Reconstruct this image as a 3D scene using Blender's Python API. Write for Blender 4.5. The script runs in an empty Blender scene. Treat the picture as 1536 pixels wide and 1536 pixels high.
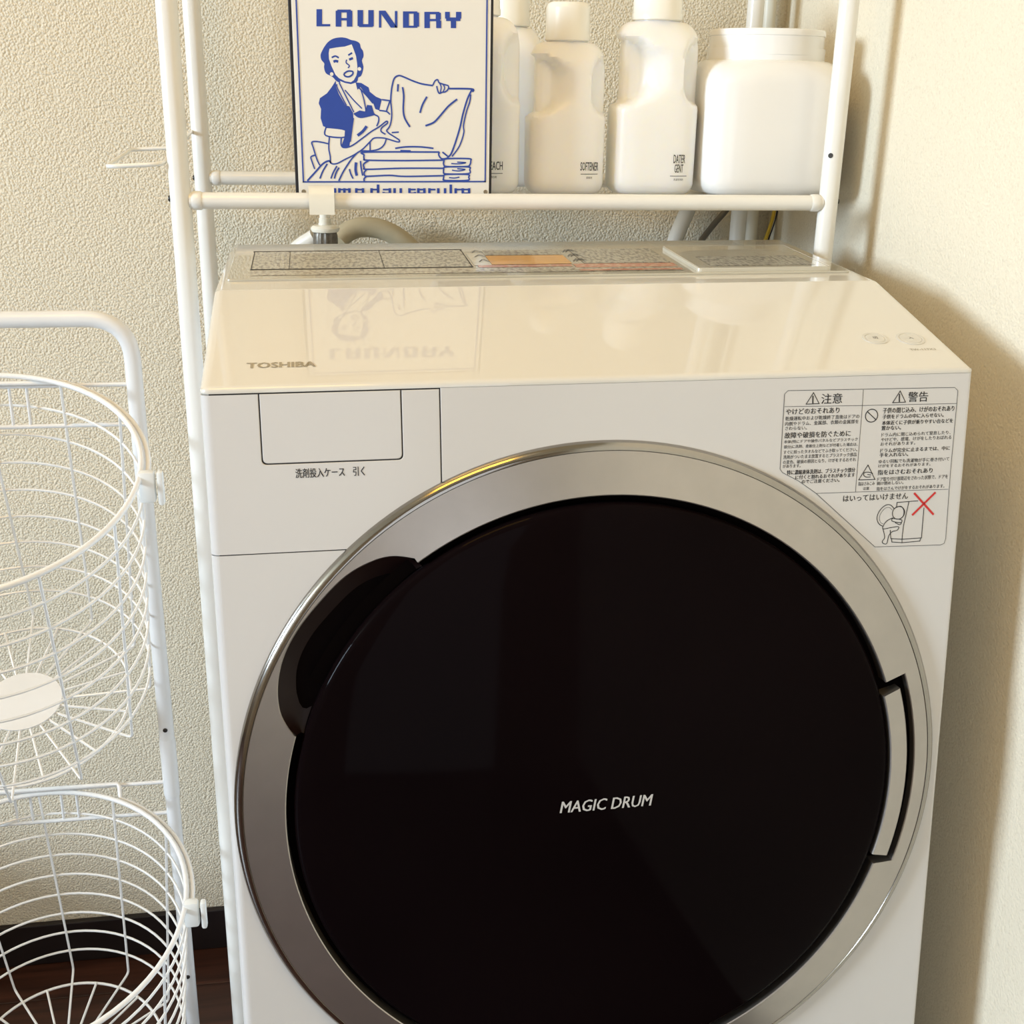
import bpy, bmesh, math, random
from mathutils import Matrix, Vector
random.seed(7)
SC = bpy.context.scene
COL = SC.collection

# ---------------------------------------------------------------- camera
F_PX = 1780.1
cam_d = bpy.data.cameras.new('camera')
cam_d.sensor_width = 36.0
cam_d.sensor_fit = 'HORIZONTAL'
cam_d.lens = F_PX / 1536.0 * 36.0
cam_d.clip_start = 0.02
cam = bpy.data.objects.new('camera', cam_d)
COL.objects.link(cam)
_r = Vector((0.98673, -0.16132, 0.01836))
_u = Vector((0.03745, 0.33618, 0.94105))
_b = Vector((-0.15798, -0.92788, 0.33776))
cam.matrix_world = Matrix(((_r.x, _u.x, _b.x, -0.2063), (_r.y, _u.y, _b.y, -1.5345),
                           (_r.z, _u.z, _b.z, 1.2430), (0, 0, 0, 1)))
SC.camera = cam

# ---------------------------------------------------------------- world, lights, exposure
W = bpy.data.worlds.new('world')
SC.world = W
W.use_nodes = True
bg = W.node_tree.nodes['Background']
bg.inputs[0].default_value = (0.80, 0.88, 1.0, 1)
bg.inputs[1].default_value = 0.05

def area(name, loc, direction, sx, sy, power, color):
    l = bpy.data.lights.new(name, 'AREA')
    l.shape = 'RECTANGLE'
    l.size, l.size_y, l.energy, l.color = sx, sy, power, color
    o = bpy.data.objects.new(name, l)
    COL.objects.link(o)
    o.location = loc
    o.rotation_euler = Vector(direction).to_track_quat('-Z', 'Y').to_euler()
    return o
# daylight entering through the window opening of the left wall
area('window_daylight', (-4.48, -1.92, 1.98), (1, 0.22, -.15), 1.04, 0.98, 490.0, (0.69, 0.84, 1.0))
# warm lamp under the ceiling
area('ceiling_lamp_light', (-0.60, -1.15, 2.48), (0, 0, -1), 0.66, 0.66, 22.0, (1.0, 0.53, 0.04))
# fill light added in a doorway behind the viewer to brighten the machine front
area('doorway_fill_light', (-0.35, -2.97, 1.0), (0, 1, 0), 0.78, 1.96, 14.0, (0.92, 0.95, 1.0))

vs = SC.view_settings
vs.view_transform = 'Standard'
vs.look = 'None'
vs.exposure = -1.06
vs.gamma = 1.0
vs.use_curve_mapping = False

# ================================================================ flat print tables (mm on their own planes)
LABEL_TEXT = [('注意', 182.15, 21.25, 17.31, 8.03, 1), ('やけどのおそれあり', 166.95, 30.62, 44.32, 4.63, 1), ('乾燥運転中および乾燥終了直後はドアの', 175.31, 36.07, 61.61, 3.32, 0), ('内側やドラム、金属部、衣類の金属部を', 175.09, 40.15, 61.21, 3.33, 0), ('さわらない。', 153.72, 43.86, 18.05, 2.88, 0), ('故障や破損を防ぐために', 172.15, 49.48, 55.04, 4.9, 1), ('本体(特にドアや操作パネルなどプラスチック', 175.1, 54.7, 61.56, 3.13, 0), ('部分)に洗剤、柔軟仕上剤などが付着した場合は、', 175.34, 58.73, 61.63, 3.14, 0), ('すぐに絞ったタオルなどでふき取ってください。', 175.24, 62.81, 61.69, 3.03, 0), ('洗剤がついたまま放置するとプラスチック部品', 175.13, 66.79, 61.52, 3.15, 0), ('の変色、破損の原因となり、けがをするおそれ', 174.96, 70.83, 61.23, 3.16, 0), ('があります。', 151.78, 74.08, 14.94, 2.92, 0), ('特に濃縮液体洗剤は、プラスチック部分', 176.8, 79.35, 57.31, 3.85, 1), ('に付くと割れるおそれがあります', 180.46, 83.46, 50.05, 3.41, 1), ('のでご注意ください。', 176.82, 87.17, 31.87, 3.18, 1), ('警告', 254.79, 21.99, 16.91, 8.13, 1), ('子供の閉じ込み、けがのおそれあり', 256.18, 32.21, 60.98, 4.48, 1), ('子供をドラムの中に入らせない。', 251.81, 37.22, 52.19, 3.59, 1), ('本体近くに子供が乗りやすい台などを', 256.05, 42.17, 60.66, 3.6, 1), ('置かない。', 233.85, 46.36, 16.55, 3.37, 1), ('ドラム内に閉じ込められて窒息したり、', 255.58, 51.72, 59.24, 3.17, 0), ('やけどや、感電、けがをしたりおぼれる', 256.03, 55.68, 60.27, 3.17, 0), ('おそれがあります。', 240.43, 59.19, 29.71, 2.94, 0), ('ドラムが完全に止まるまでは、中に', 255.85, 64.51, 59.8, 3.42, 1), ('手を入れない。', 237.84, 68.15, 24.4, 3.41, 1), ('ゆるい回転でも洗濯物が手に巻き付いて', 255.57, 73.48, 60.77, 3.2, 0), ('けがをするおそれがあります。', 247.54, 77.05, 44.87, 2.75, 0), ('指をはさむおそれあり', 248.57, 82.4, 47.34, 4.25, 1), ('ドア取り付け部周辺をさわった状態で、ドアを', 255.49, 88.01, 61.11, 3.46, 0), ('開け閉めしない。', 236.34, 91.47, 22.73, 2.76, 0), ('指をはさんでけがをするおそれがあります。', 254.31, 95.85, 58.8, 3.12, 0), ('指はさみこみ', 215.94, 91.07, 14.02, 3.21, 0), ('注意', 215.8, 95.07, 5.35, 2.53, 0), ('はいってはいけません', 224.75, 102.75, 55.7, 5.2, 1)]
LABEL_LINES = {'outline': [(145.64, 14.01), (285.49, 15.49), (288.48, 18.13), (288.44, 28.19), (288.0, 83.24), (288.83, 140.51), (287.72, 144.6), (284.38, 145.74), (227.05, 144.47), (173.39, 97.14), (158.19, 86.51), (144.46, 79.18), (142.23, 76.28), (142.35, 71.81), (142.93, 16.65)], 'h1': [(143.44, 26.48), (208.07, 27.61), (288.7, 28.42)], 'v1': [(208.01, 15.04), (208.07, 27.61), (207.02, 97.68)], 'h2': [(173.41, 97.37), (207.02, 97.68), (287.33, 98.82)], 'tri1': [(166.65, 16.15), (171.77, 24.95), (161.09, 25.06)], 'tri2': [(239.11, 16.93), (244.29, 25.95), (233.48, 26.17)], 'tri3': [(216.16, 75.82), (222.95, 87.94), (209.07, 87.82)], 'ex1': [(166.36, 18.98), (166.46, 22.59)], 'ex1d': [(166.51, 23.47), (166.55, 24.13)], 'ex2': [(238.75, 19.79), (238.92, 23.56)], 'ex2d': [(238.99, 24.45), (239.04, 25.12)], 'noc': [(216.37, 35.96), (221.53, 35.9)], 'nol': [(212.75, 32.74), (220.0, 39.08)], 'hand': [(220.82, 83.06), (217.17, 81.77), (213.63, 81.97), (213.2, 84.23), (215.68, 85.81), (219.22, 85.61)], 'hand2': [(216.11, 83.55), (219.35, 84.14)], 'x1': [(258.34, 101.28), (275.7, 119.04)], 'x2': [(275.77, 101.45), (258.06, 118.69)], 'mach': [(243.29, 111.96), (243.58, 107.92), (261.37, 107.32)], 'mach2': [(253.8, 107.79), (250.58, 128.04), (250.24, 139.17), (240.46, 138.1), (239.32, 131.0)], 'mach3': [(267.35, 113.63), (267.26, 138.84), (250.24, 139.17)], 'base': [(241.12, 138.72), (241.54, 141.09), (250.47, 142.13), (266.01, 141.5), (266.67, 139.17)], 'base2': [(250.24, 139.17), (250.47, 142.13)], 'door': [(241.32, 113.03), (238.33, 110.0), (234.69, 109.49), (230.68, 111.97), (227.77, 116.47), (227.15, 121.09), (229.26, 125.26), (232.78, 127.41)], 'door2': [(239.84, 114.13), (236.65, 111.66), (233.13, 112.66), (230.06, 116.58), (229.16, 120.6), (230.62, 124.16), (232.88, 125.44)], 'head': [(245.46, 116.71), (250.77, 116.72)], 'hat': [(242.12, 112.49), (246.84, 111.19), (249.88, 114.58), (249.88, 119.24), (247.08, 122.03)], 'body': [(240.94, 120.57), (236.28, 122.68), (233.52, 126.05), (232.94, 129.52), (240.35, 128.71), (246.37, 128.42), (245.39, 131.3), (241.23, 132.27), (238.47, 135.65), (237.13, 142.05), (234.1, 141.89), (233.12, 140.08), (234.92, 136.65), (232.94, 129.52)], 'arm': [(240.38, 121.13), (248.34, 122.67), (247.92, 124.98), (240.56, 123.47), (240.38, 121.13)], 'arm2': [(243.07, 124.75), (247.45, 126.72), (249.04, 123.87)]}
SIGN_FILLS = {'hair': [(-59.6, 118.89), (-64.42, 121.45), (-65.92, 126.73), (-65.52, 130.05), (-68.2, 133.3), (-68.73, 137.9), (-66.48, 142.55), (-64.28, 145.88), (-61.38, 149.22), (-56.41, 152.34), (-49.41, 153.69), (-43.84, 153.17), (-39.69, 151.69), (-34.82, 150.76), (-31.37, 148.6), (-30.35, 144.68), (-28.44, 142.08), (-27.99, 137.47), (-29.63, 133.45), (-28.35, 128.16), (-29.17, 123.48), (-30.96, 119.44), (-33.55, 118.05), (-34.33, 114.96), (-36.5, 113.04), (-42.2, 111.59), (-47.83, 112.29), (-52.73, 113.54), (-55.08, 114.97), (-57.53, 117.59)], 'dress': [(-55.08, 114.97), (-59.22, 108.87), (-63.92, 103.15), (-70.84, 98.59), (-72.14, 93.85), (-70.06, 88.74), (-70.79, 80.31), (-68.64, 72.84), (-65.83, 71.92), (-47.65, 69.69), (-48.28, 62.8), (-51.68, 54.46), (-49.57, 53.1), (-43.78, 54.55), (-42.12, 62.87), (-40.71, 72.52), (-39.2, 80.76), (-39.36, 85.54), (-42.76, 91.61), (-46.29, 92.23), (-52.37, 102.27), (-54.99, 108.94)], 'dress2': [(-36.07, 113.58), (-30.83, 113.14), (-23.83, 109.24), (-22.78, 105.21), (-16.88, 100.84), (-11.2, 98.63), (-13.98, 88.24), (-17.82, 89.55), (-19.58, 94.69), (-25.43, 101.38), (-31.64, 109.36), (-34.97, 106.61)], 'chest': [(-38.66, 85.14), (-32.88, 87.95), (-27.9, 87.07), (-25.61, 93.24), (-21.05, 92.63), (-18.64, 84.48), (-24.41, 83.03), (-32.32, 81.55)]}
SIGN_WHITE = {'face': [(-60.19, 143.35), (-53.87, 144.54), (-45.46, 145.65), (-39.1, 147.77), (-37.52, 143.86), (-35.17, 137.31), (-34.35, 130.7), (-34.07, 125.39), (-35.19, 120.03), (-37.85, 115.56), (-40.73, 113.63), (-46.36, 114.46), (-51.92, 117.03), (-55.34, 120.3), (-58.61, 127.55), (-60.91, 134.11), (-61.02, 139.38)], 'neck': [(-51.29, 114.64), (-46.41, 112.85), (-40.78, 111.89), (-36.21, 113.31), (-34.54, 106.62), (-29.8, 97.24), (-27.17, 87.77), (-34.21, 91.74), (-41.07, 101.11), (-49.3, 110.39)]}
SIGN_STROKES = [(1.26, [(-2.64, 96.33), (-2.24, 103.13), (-0.97, 111.27), (1.28, 118.05), (5.6, 120.55), (10.59, 119.3), (19.16, 115.96), (27.77, 113.41), (38.58, 111.99)]), (1.42, [(54.52, 109.55), (77.11, 109.55), (77.56, 106.96)]), (1.42, [(77.11, 108.86), (72.78, 100.3), (68.45, 86.45), (65.56, 73.92), (61.18, 59.89), (56.76, 48.59), (53.81, 45.46)]), (1.11, [(75.97, 104.46), (74.99, 97.58), (71.67, 87.88), (68.94, 75.36), (69.27, 68.39), (64.89, 55.72), (57.51, 45.77)]), (1.11, [(-2.64, 96.33), (-1.83, 84.04), (-3.71, 74.39), (-7.41, 69.51)]), (1.42, [(4.78, 112.72), (4.25, 105.95)]), (1.42, [(9.04, 110.1), (10.09, 101.98), (9.5, 89.69), (10.85, 81.48), (15.83, 73.27)]), (1.42, [(32.74, 101.68), (28.35, 94.09), (25.83, 86.51)]), (1.42, [(62.55, 99.85), (53.8, 93.12), (45.03, 83.34), (39.17, 77.73), (31.13, 74.58)]), (1.11, [(38.58, 112.26), (40.77, 116.36), (43.37, 117.5), (44.81, 114.81), (49.44, 113.27), (53.79, 111.99), (53.5, 108.85), (50.89, 106.49), (47.69, 106.03), (44.79, 105.02), (43.06, 108.67), (42.49, 111.78)]), (0.95, [(45.1, 114.55), (46.83, 110.78), (45.8, 105.58)]), (0.95, [(48.72, 113.26), (50.16, 110.16), (48.71, 106.45)]), (1.26, [(-58.35, 135.49), (-54.81, 136.88), (-51.64, 135.37)]), (1.26, [(-42.59, 137.94), (-38.89, 140.14)]), (1.9, [(-56.79, 131.82), (-54.53, 132.53), (-52.31, 131.92)]), (1.74, [(-41.86, 133.99), (-38.17, 135.53)]), (0.95, [(-44.11, 133.94), (-44.75, 131.15), (-41.73, 128.56), (-43.2, 126.53)]), (1.26, [(-47.29, 121.12), (-43.28, 123.6), (-38.78, 123.29), (-39.13, 120.62), (-42.72, 118.54), (-46.22, 119.14), (-47.29, 121.12)]), (1.11, [(-62.85, 63.31), (-63.91, 52.95), (-62.75, 44.63), (-62.24, 38.37), (-56.5, 38.0), (-48.46, 41.98), (-39.69, 46.25), (-30.89, 51.91), (-23.51, 58.93), (-19.1, 62.45), (-10.43, 62.55), (-4.65, 61.23), (4.02, 58.97), (5.21, 60.65), (1.18, 63.38), (-4.56, 66.78), (-7.41, 69.51)]), (1.11, [(-51.43, 62.76), (-51.66, 55.16), (-48.13, 53.11), (-40.89, 55.27), (-30.64, 62.31), (-21.85, 68.64), (-14.56, 72.87), (-7.26, 78.2), (-6.28, 76.42), (-11.69, 72.22), (-12.48, 68.76), (-8.19, 66.04)]), (1.11, [(-65.83, 71.92), (-47.65, 69.69), (-48.57, 62.79), (-66.38, 64.23), (-65.83, 71.92)]), (1.11, [(-22.05, 92.61), (-19.35, 85.15), (-15.1, 82.48), (-14.74, 78.37), (-16.71, 73.53)]), (1.11, [(-38.66, 85.14), (-32.32, 81.55), (-18.64, 84.48)]), (1.11, [(-39.2, 80.76), (-40.71, 72.52), (-42.95, 58.71)]), (2.21, [(-35.61, 64.6), (-30.49, 68.53), (-26.49, 73.4)]), (1.11, [(-63.79, 56.41), (-69.46, 57.72), (-76.55, 58.61), (-80.14, 57.6), (-78.9, 52.79), (-75.74, 41.73), (-73.08, 36.18)]), (1.11, [(-77.02, 45.89), (-81.37, 44.18), (-80.8, 40.29), (-78.23, 32.64)]), (1.42, [(-85.83, 21.38), (-77.61, 29.85), (-70.16, 37.6), (-64.32, 40.44), (-62.24, 38.37)]), (1.26, [(-65.85, 37.64), (-70.41, 30.61), (-73.53, 23.57)]), (1.26, [(-56.57, 35.62), (-60.38, 29.28), (-62.72, 23.64)]), (1.26, [(-54.45, 34.23), (-57.49, 29.3), (-59.4, 23.66)]), (1.26, [(-55.13, 21.57), (-50.23, 30.76), (-43.45, 40.63)]), (1.26, [(-44.38, 32.91), (-43.07, 28.0), (-41.01, 23.78)]), (2.21, [(-37.7, 39.28), (-38.32, 32.26), (-37.3, 26.63)]), (1.26, [(-33.33, 40.72), (-32.77, 33.71), (-31.49, 26.67)]), (1.11, [(-11.21, 98.23), (-3.34, 97.4)]), (1.11, [(-13.98, 88.24), (-7.1, 87.39), (-3.55, 84.7)]), (1.11, [(-3.34, 97.4), (-4.84, 93.57), (-7.1, 87.39)]), (1.11, [(-23.51, 58.93), (-23.69, 50.59)]), (1.11, [(-7.54, 61.89), (-9.81, 56.31), (-14.97, 52.07), (-23.7, 50.31), (-33.82, 49.79), (-39.72, 44.85), (-43.45, 40.63)]), (1.26, [(44.95, 49.88), (-26.61, 49.16), (-29.57, 46.34), (-29.66, 42.85), (-26.79, 41.48), (6.7, 41.36), (48.63, 42.16)]), (1.26, [(-25.35, 41.07), (-30.06, 37.94), (-29.85, 34.43), (-26.99, 32.77), (6.6, 34.02), (49.36, 34.36)]), (1.26, [(-27.72, 32.34), (-29.97, 29.51), (-29.31, 26.69), (-25.68, 26.15), (-5.22, 27.14), (10.91, 26.26), (49.35, 27.24)]), (1.26, [(-27.87, 25.85), (-30.1, 23.86), (-30.16, 21.31)]), (1.26, [(49.37, 41.17), (52.33, 43.6), (74.59, 43.81), (76.39, 41.7), (75.37, 37.71), (71.65, 36.25), (52.32, 36.09), (49.07, 38.34), (49.37, 41.17)]), (1.26, [(49.36, 33.65), (51.58, 35.66), (73.89, 35.84), (75.4, 33.15), (73.93, 29.42), (51.58, 28.97), (49.06, 31.23), (49.36, 33.65)]), (1.26, [(49.35, 26.24), (51.58, 28.4), (73.19, 28.56), (74.4, 25.99), (72.92, 22.82), (50.83, 22.68), (49.05, 24.67), (49.35, 26.24)]), (0.95, [(56.77, 38.97), (64.2, 38.75), (71.63, 39.95), (62.71, 40.44)]), (0.95, [(57.52, 32.58), (64.22, 31.92), (70.92, 33.4), (62.73, 34.04)]), (0.95, [(54.55, 25.42), (59.77, 25.03), (64.99, 25.92)]), (1.26, [(44.95, 49.88), (44.21, 47.06), (47.15, 43.56), (52.33, 44.03), (53.81, 45.74)]), (1.26, [(47.9, 49.91), (53.07, 46.01)]), (1.26, [(1.03, 52.94), (11.25, 54.44), (25.87, 54.6), (39.07, 53.34)]), (1.11, [(6.1, 50.89), (16.32, 50.72)]), (1.11, [(-2.08, 67.78), (4.88, 68.28)]), (0.95, [(-54.2, 111.64), (-53.62, 107.63), (-45.58, 92.24)]), (0.95, [(-52.04, 113.02), (-46.71, 102.37), (-38.63, 86.23)]), (0.95, [(-46.59, 106.41), (-38.34, 97.1), (-30.69, 89.76)]), (0.95, [(-31.67, 108.02), (-28.37, 97.26), (-26.9, 87.09)]), (1.11, [(-35.15, 110.65), (-26.82, 102.71), (-19.86, 94.69)]), (1.42, [(-91.87, 190.33), (-89.74, 20.37), (91.24, 21.79), (85.64, 195.46)])]
SIGN_TITLE = [[(-71.16, 177.88), (-65.92, 178.02), (-66.45, 163.03), (-71.71, 162.9)], [(-71.64, 164.84), (-58.77, 165.17), (-58.83, 163.22), (-71.71, 162.9)], [(-53.27, 177.08), (-48.01, 177.22), (-48.42, 163.23), (-53.71, 163.09)], [(-42.88, 177.36), (-37.6, 177.5), (-37.98, 163.49), (-43.27, 163.36)], [(-51.72, 178.02), (-38.97, 178.37), (-39.03, 175.91), (-51.79, 175.57)], [(-53.47, 170.62), (-37.78, 171.03), (-37.83, 168.95), (-53.53, 168.55)], [(-32.72, 178.15), (-27.44, 178.29), (-27.77, 164.27), (-33.08, 164.13)], [(-22.56, 178.42), (-17.4, 178.56), (-17.69, 164.26), (-22.88, 164.13)], [(-31.64, 165.86), (-18.63, 166.19), (-18.69, 163.58), (-31.71, 163.26)], [(-12.52, 178.18), (-10.28, 178.24), (-10.56, 163.27), (-12.81, 163.21)], [(2.61, 178.33), (5.0, 178.39), (4.79, 163.65), (2.39, 163.59)], [(10.34, 178.15), (15.97, 178.3), (15.81, 163.93), (10.15, 163.78)], [(20.47, 177.38), (25.7, 177.52), (25.59, 165.09), (20.35, 164.96)], [(10.34, 178.15), (24.01, 178.52), (23.99, 176.56), (10.31, 176.2)], [(10.18, 165.49), (23.9, 165.84), (23.88, 164.0), (10.15, 163.65)], [(30.79, 178.31), (36.03, 178.45), (35.96, 164.04), (30.7, 163.9)], [(41.7, 177.82), (46.67, 177.95), (46.66, 171.93), (41.68, 171.8)], [(30.79, 178.31), (45.25, 178.7), (45.24, 176.6), (30.78, 176.22)], [(30.75, 172.04), (45.94, 172.43), (45.94, 170.47), (30.74, 170.07)], [(42.1, 170.76), (46.94, 170.89), (46.93, 164.31), (42.08, 164.19)], [(50.65, 178.84), (55.2, 178.96), (55.21, 172.94), (50.64, 172.82)], [(61.19, 179.12), (66.32, 179.26), (66.35, 173.23), (61.2, 173.09)], [(51.64, 173.89), (65.49, 174.26), (65.5, 171.1), (51.64, 170.74)], [(56.21, 171.13), (61.35, 171.26), (61.36, 164.67), (56.21, 164.54)], [(-12.52, 178.18), (-6.36, 178.35), (4.79, 163.65), (-1.55, 163.49)]]
SIGN_TAGLINE = [(1.2, [(-74.63, 13.12), (-69.14, 13.15)]), (1.9, [(-74.63, 13.12), (-74.76, 9.58)]), (1.2, [(-74.76, 9.58), (-69.26, 9.61)]), (1.9, [(-69.26, 9.61), (-69.39, 6.06)]), (1.2, [(-69.39, 6.06), (-74.88, 6.03)]), (1.2, [(-66.97, 13.16), (-59.15, 13.2)]), (1.9, [(-59.15, 13.2), (-59.38, 6.1)]), (1.2, [(-59.38, 6.1), (-67.21, 6.07)]), (1.9, [(-67.21, 6.07), (-67.09, 9.62)]), (1.2, [(-67.09, 9.62), (-59.27, 9.66)]), (1.9, [(-55.02, 6.12), (-54.8, 13.23)]), (1.2, [(-54.8, 13.23), (-44.93, 13.28)]), (1.9, [(-49.87, 13.25), (-50.08, 6.14)]), (1.9, [(-44.93, 13.28), (-45.12, 6.16)]), (1.2, [(-31.69, 6.22), (-38.27, 6.19)]), (1.9, [(-38.27, 6.19), (-38.08, 13.32)]), (1.2, [(-38.08, 13.32), (-31.52, 13.35)]), (1.9, [(-31.52, 13.35), (-31.6, 9.79)]), (1.2, [(-31.6, 9.79), (-38.17, 9.76)]), (1.9, [(-16.53, 16.99), (-16.74, 6.29)]), (1.2, [(-16.74, 6.29), (-23.2, 6.26)]), (1.9, [(-23.2, 6.26), (-23.04, 13.4)]), (1.2, [(-23.04, 13.4), (-16.6, 13.43)]), (1.2, [(-11.03, 13.46), (-4.86, 13.49)]), (1.9, [(-4.86, 13.49), (-4.97, 6.34)]), (1.2, [(-4.97, 6.34), (-11.15, 6.31)]), (1.9, [(-11.15, 6.31), (-11.09, 9.89)]), (1.2, [(-11.09, 9.89), (-4.91, 9.92)]), (1.9, [(-0.15, 13.52), (-0.26, 6.36)]), (1.2, [(-0.26, 6.36), (5.94, 6.39)]), (1.9, [(6.04, 13.55), (5.91, 3.51)]), (1.2, [(5.91, 3.51), (-0.3, 3.49)]), (1.2, [(14.75, 13.6), (20.22, 13.63)]), (1.9, [(14.75, 13.6), (14.71, 10.02)]), (1.2, [(14.71, 10.02), (20.19, 10.04)]), (1.9, [(20.19, 10.04), (20.15, 6.45)]), (1.2, [(20.15, 6.45), (14.67, 6.43)]), (1.2, [(29.66, 6.49), (23.57, 6.46)]), (1.9, [(23.57, 6.46), (23.62, 13.64)]), (1.2, [(23.62, 13.64), (29.7, 13.68)]), (1.9, [(29.7, 13.68), (29.68, 10.09)]), (1.2, [(29.68, 10.09), (23.6, 10.06)]), (1.9, [(34.71, 6.51), (34.75, 13.7)]), (1.2, [(34.75, 13.7), (40.1, 13.73)]), (1.9, [(43.67, 13.75), (43.66, 9.08)]), (1.2, [(43.66, 9.08), (47.09, 6.57)]), (1.2, [(47.09, 6.57), (50.53, 9.11)]), (1.9, [(50.53, 9.11), (50.53, 13.79)]), (1.9, [(56.36, 6.61), (56.35, 13.82)]), (1.9, [(56.35, 16.33), (56.35, 17.41)]), (1.2, [(66.67, 13.87), (61.28, 13.84)]), (1.9, [(61.28, 13.84), (61.3, 6.63)]), (1.2, [(61.3, 6.63), (66.7, 6.65)]), (1.2, [(74.97, 6.69), (68.5, 6.66)]), (1.9, [(68.5, 6.66), (68.47, 13.88)]), (1.2, [(68.47, 13.88), (74.92, 13.92)]), (1.9, [(74.92, 13.92), (74.94, 10.31)]), (1.2, [(74.94, 10.31), (68.49, 10.28)])]
SIGN_DOTS = [(-58.84, 120.63), (-32.22, 125.82)]
SIGN_HOLES = [(-89.83, 11.06), (91.65, 11.69)]

# ================================================================ materials
def mat(name, col, rough=0.5, metal=0.0, spec=0.5, coat=0.0, coat_rough=0.03, var=0.03, scale=12.0,
        bump=0.0, bscale=200.0, trans=0.0, sub=0.0):
    m = bpy.data.materials.new(name)
    m.use_nodes = True
    nt = m.node_tree
    p = nt.nodes['Principled BSDF']
    p.inputs['Roughness'].default_value = rough
    p.inputs['Metallic'].default_value = metal
    p.inputs['Specular IOR Level'].default_value = spec
    p.inputs['Coat Weight'].default_value = coat
    p.inputs['Coat Roughness'].default_value = coat_rough
    if sub:
        p.inputs['Subsurface Weight'].default_value = sub
        p.inputs['Subsurface Radius'].default_value = (0.03, 0.027, 0.02)
        p.inputs['Subsurface Scale'].default_value = 0.8
    tc = nt.nodes.new('ShaderNodeTexCoord')
    nz = nt.nodes.new('ShaderNodeTexNoise')
    nz.inputs['Scale'].default_value = scale
    nz.inputs['Detail'].default_value = 3
    nt.links.new(tc.outputs['Object'], nz.inputs['Vector'])
    cr = nt.nodes.new('ShaderNodeValToRGB')
    a, b = 1 - var, 1 + var
    cr.color_ramp.elements[0].position = 0.3
    cr.color_ramp.elements[1].position = 0.7
    cr.color_ramp.elements[0].color = (col[0] * a, col[1] * a, col[2] * a, 1)
    cr.color_ramp.elements[1].color = (min(1, col[0] * b), min(1, col[1] * b), min(1, col[2] * b), 1)
    nt.links.new(nz.outputs['Fac'], cr.inputs['Fac'])
    nt.links.new(cr.outputs['Color'], p.inputs['Base Color'])
    if bump:
        n2 = nt.nodes.new('ShaderNodeTexNoise')
        n2.inputs['Scale'].default_value = bscale
        n2.inputs['Detail'].default_value = 2
        nt.links.new(tc.outputs['Object'], n2.inputs['Vector'])
        bp = nt.nodes.new('ShaderNodeBump')
        bp.inputs['Strength'].default_value = bump
        bp.inputs['Distance'].default_value = 0.001
        nt.links.new(n2.outputs['Fac'], bp.inputs['Height'])
        nt.links.new(bp.outputs['Normal'], p.inputs['Normal'])
    return m

def wallpaper(name, col, strength, scale):
    """pebbled vinyl wallpaper: bump from stretched noise and voronoi cells"""
    m = bpy.data.materials.new(name)
    m.use_nodes = True
    nt = m.node_tree
    p = nt.nodes['Principled BSDF']
    p.inputs['Roughness'].default_value = 0.75
    p.inputs['Specular IOR Level'].default_value = 0.25
    tc = nt.nodes.new('ShaderNodeTexCoord')
    n1 = nt.nodes.new('ShaderNodeTexNoise')
    n1.inputs['Scale'].default_value = scale * 0.8
    n1.inputs['Detail'].default_value = 3.0
    n1.inputs['Roughness'].default_value = 0.55
    nt.links.new(tc.outputs['Object'], n1.inputs['Vector'])
    v = nt.nodes.new('ShaderNodeTexVoronoi')
    v.inputs['Scale'].default_value = scale * 0.75
    v.inputs['Randomness'].default_value = 1.0
    nt.links.new(tc.outputs['Object'], v.inputs['Vector'])
    mx = nt.nodes.new('ShaderNodeMath')
    mx.operation = 'MULTIPLY_ADD'
    mx.inputs[1].default_value = -1.1
    nt.links.new(v.outputs['Distance'], mx.inputs[0])
    nt.links.new(n1.outputs['Fac'], mx.inputs[2])
    bp = nt.nodes.new('ShaderNodeBump')
    bp.inputs['Strength'].default_value = strength
    bp.inputs['Distance'].default_value = 0.0035
    nt.links.new(mx.outputs[0], bp.inputs['Height'])
    nt.links.new(bp.outputs['Normal'], p.inputs['Normal'])
    cr = nt.nodes.new('ShaderNodeValToRGB')
    cr.color_ramp.elements[0].position = 0.28
    cr.color_ramp.elements[0].color = (col[0] * .90, col[1] * .89, col[2] * .87, 1)
    cr.color_ramp.elements[1].position = 0.48
    cr.color_ramp.elements[1].color = (*col, 1)
    nt.links.new(n1.outputs['Fac'], cr.inputs['Fac'])
    nt.links.new(cr.outputs['Color'], p.inputs['Base Color'])
    return m

def woodfloor(name, dark, light):
    m = bpy.data.materials.new(name)
    m.use_nodes = True
    nt = m.node_tree
    p = nt.nodes['Principled BSDF']
    p.inputs['Roughness'].default_value = 0.38
    tc = nt.nodes.new('ShaderNodeTexCoord')
    mp = nt.nodes.new('ShaderNodeMapping')
    mp.inputs['Scale'].default_value = (1.6, 26, 26)
    nt.links.new(tc.outputs['Object'], mp.inputs['Vector'])
    nz = nt.nodes.new('ShaderNodeTexNoise')
    nz.inputs['Scale'].default_value = 3
    nz.inputs['Detail'].default_value = 6
    nt.links.new(mp.outputs['Vector'], nz.inputs['Vector'])
    cr = nt.nodes.new('ShaderNodeValToRGB')
    cr.color_ramp.elements[0].position = 0.35
    cr.color_ramp.elements[0].color = (*dark, 1)
    cr.color_ramp.elements[1].position = 0.7
    cr.color_ramp.elements[1].color = (*light, 1)
    nt.links.new(nz.outputs['Fac'], cr.inputs['Fac'])
    nt.links.new(cr.outputs['Color'], p.inputs['Base Color'])
    return m

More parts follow.
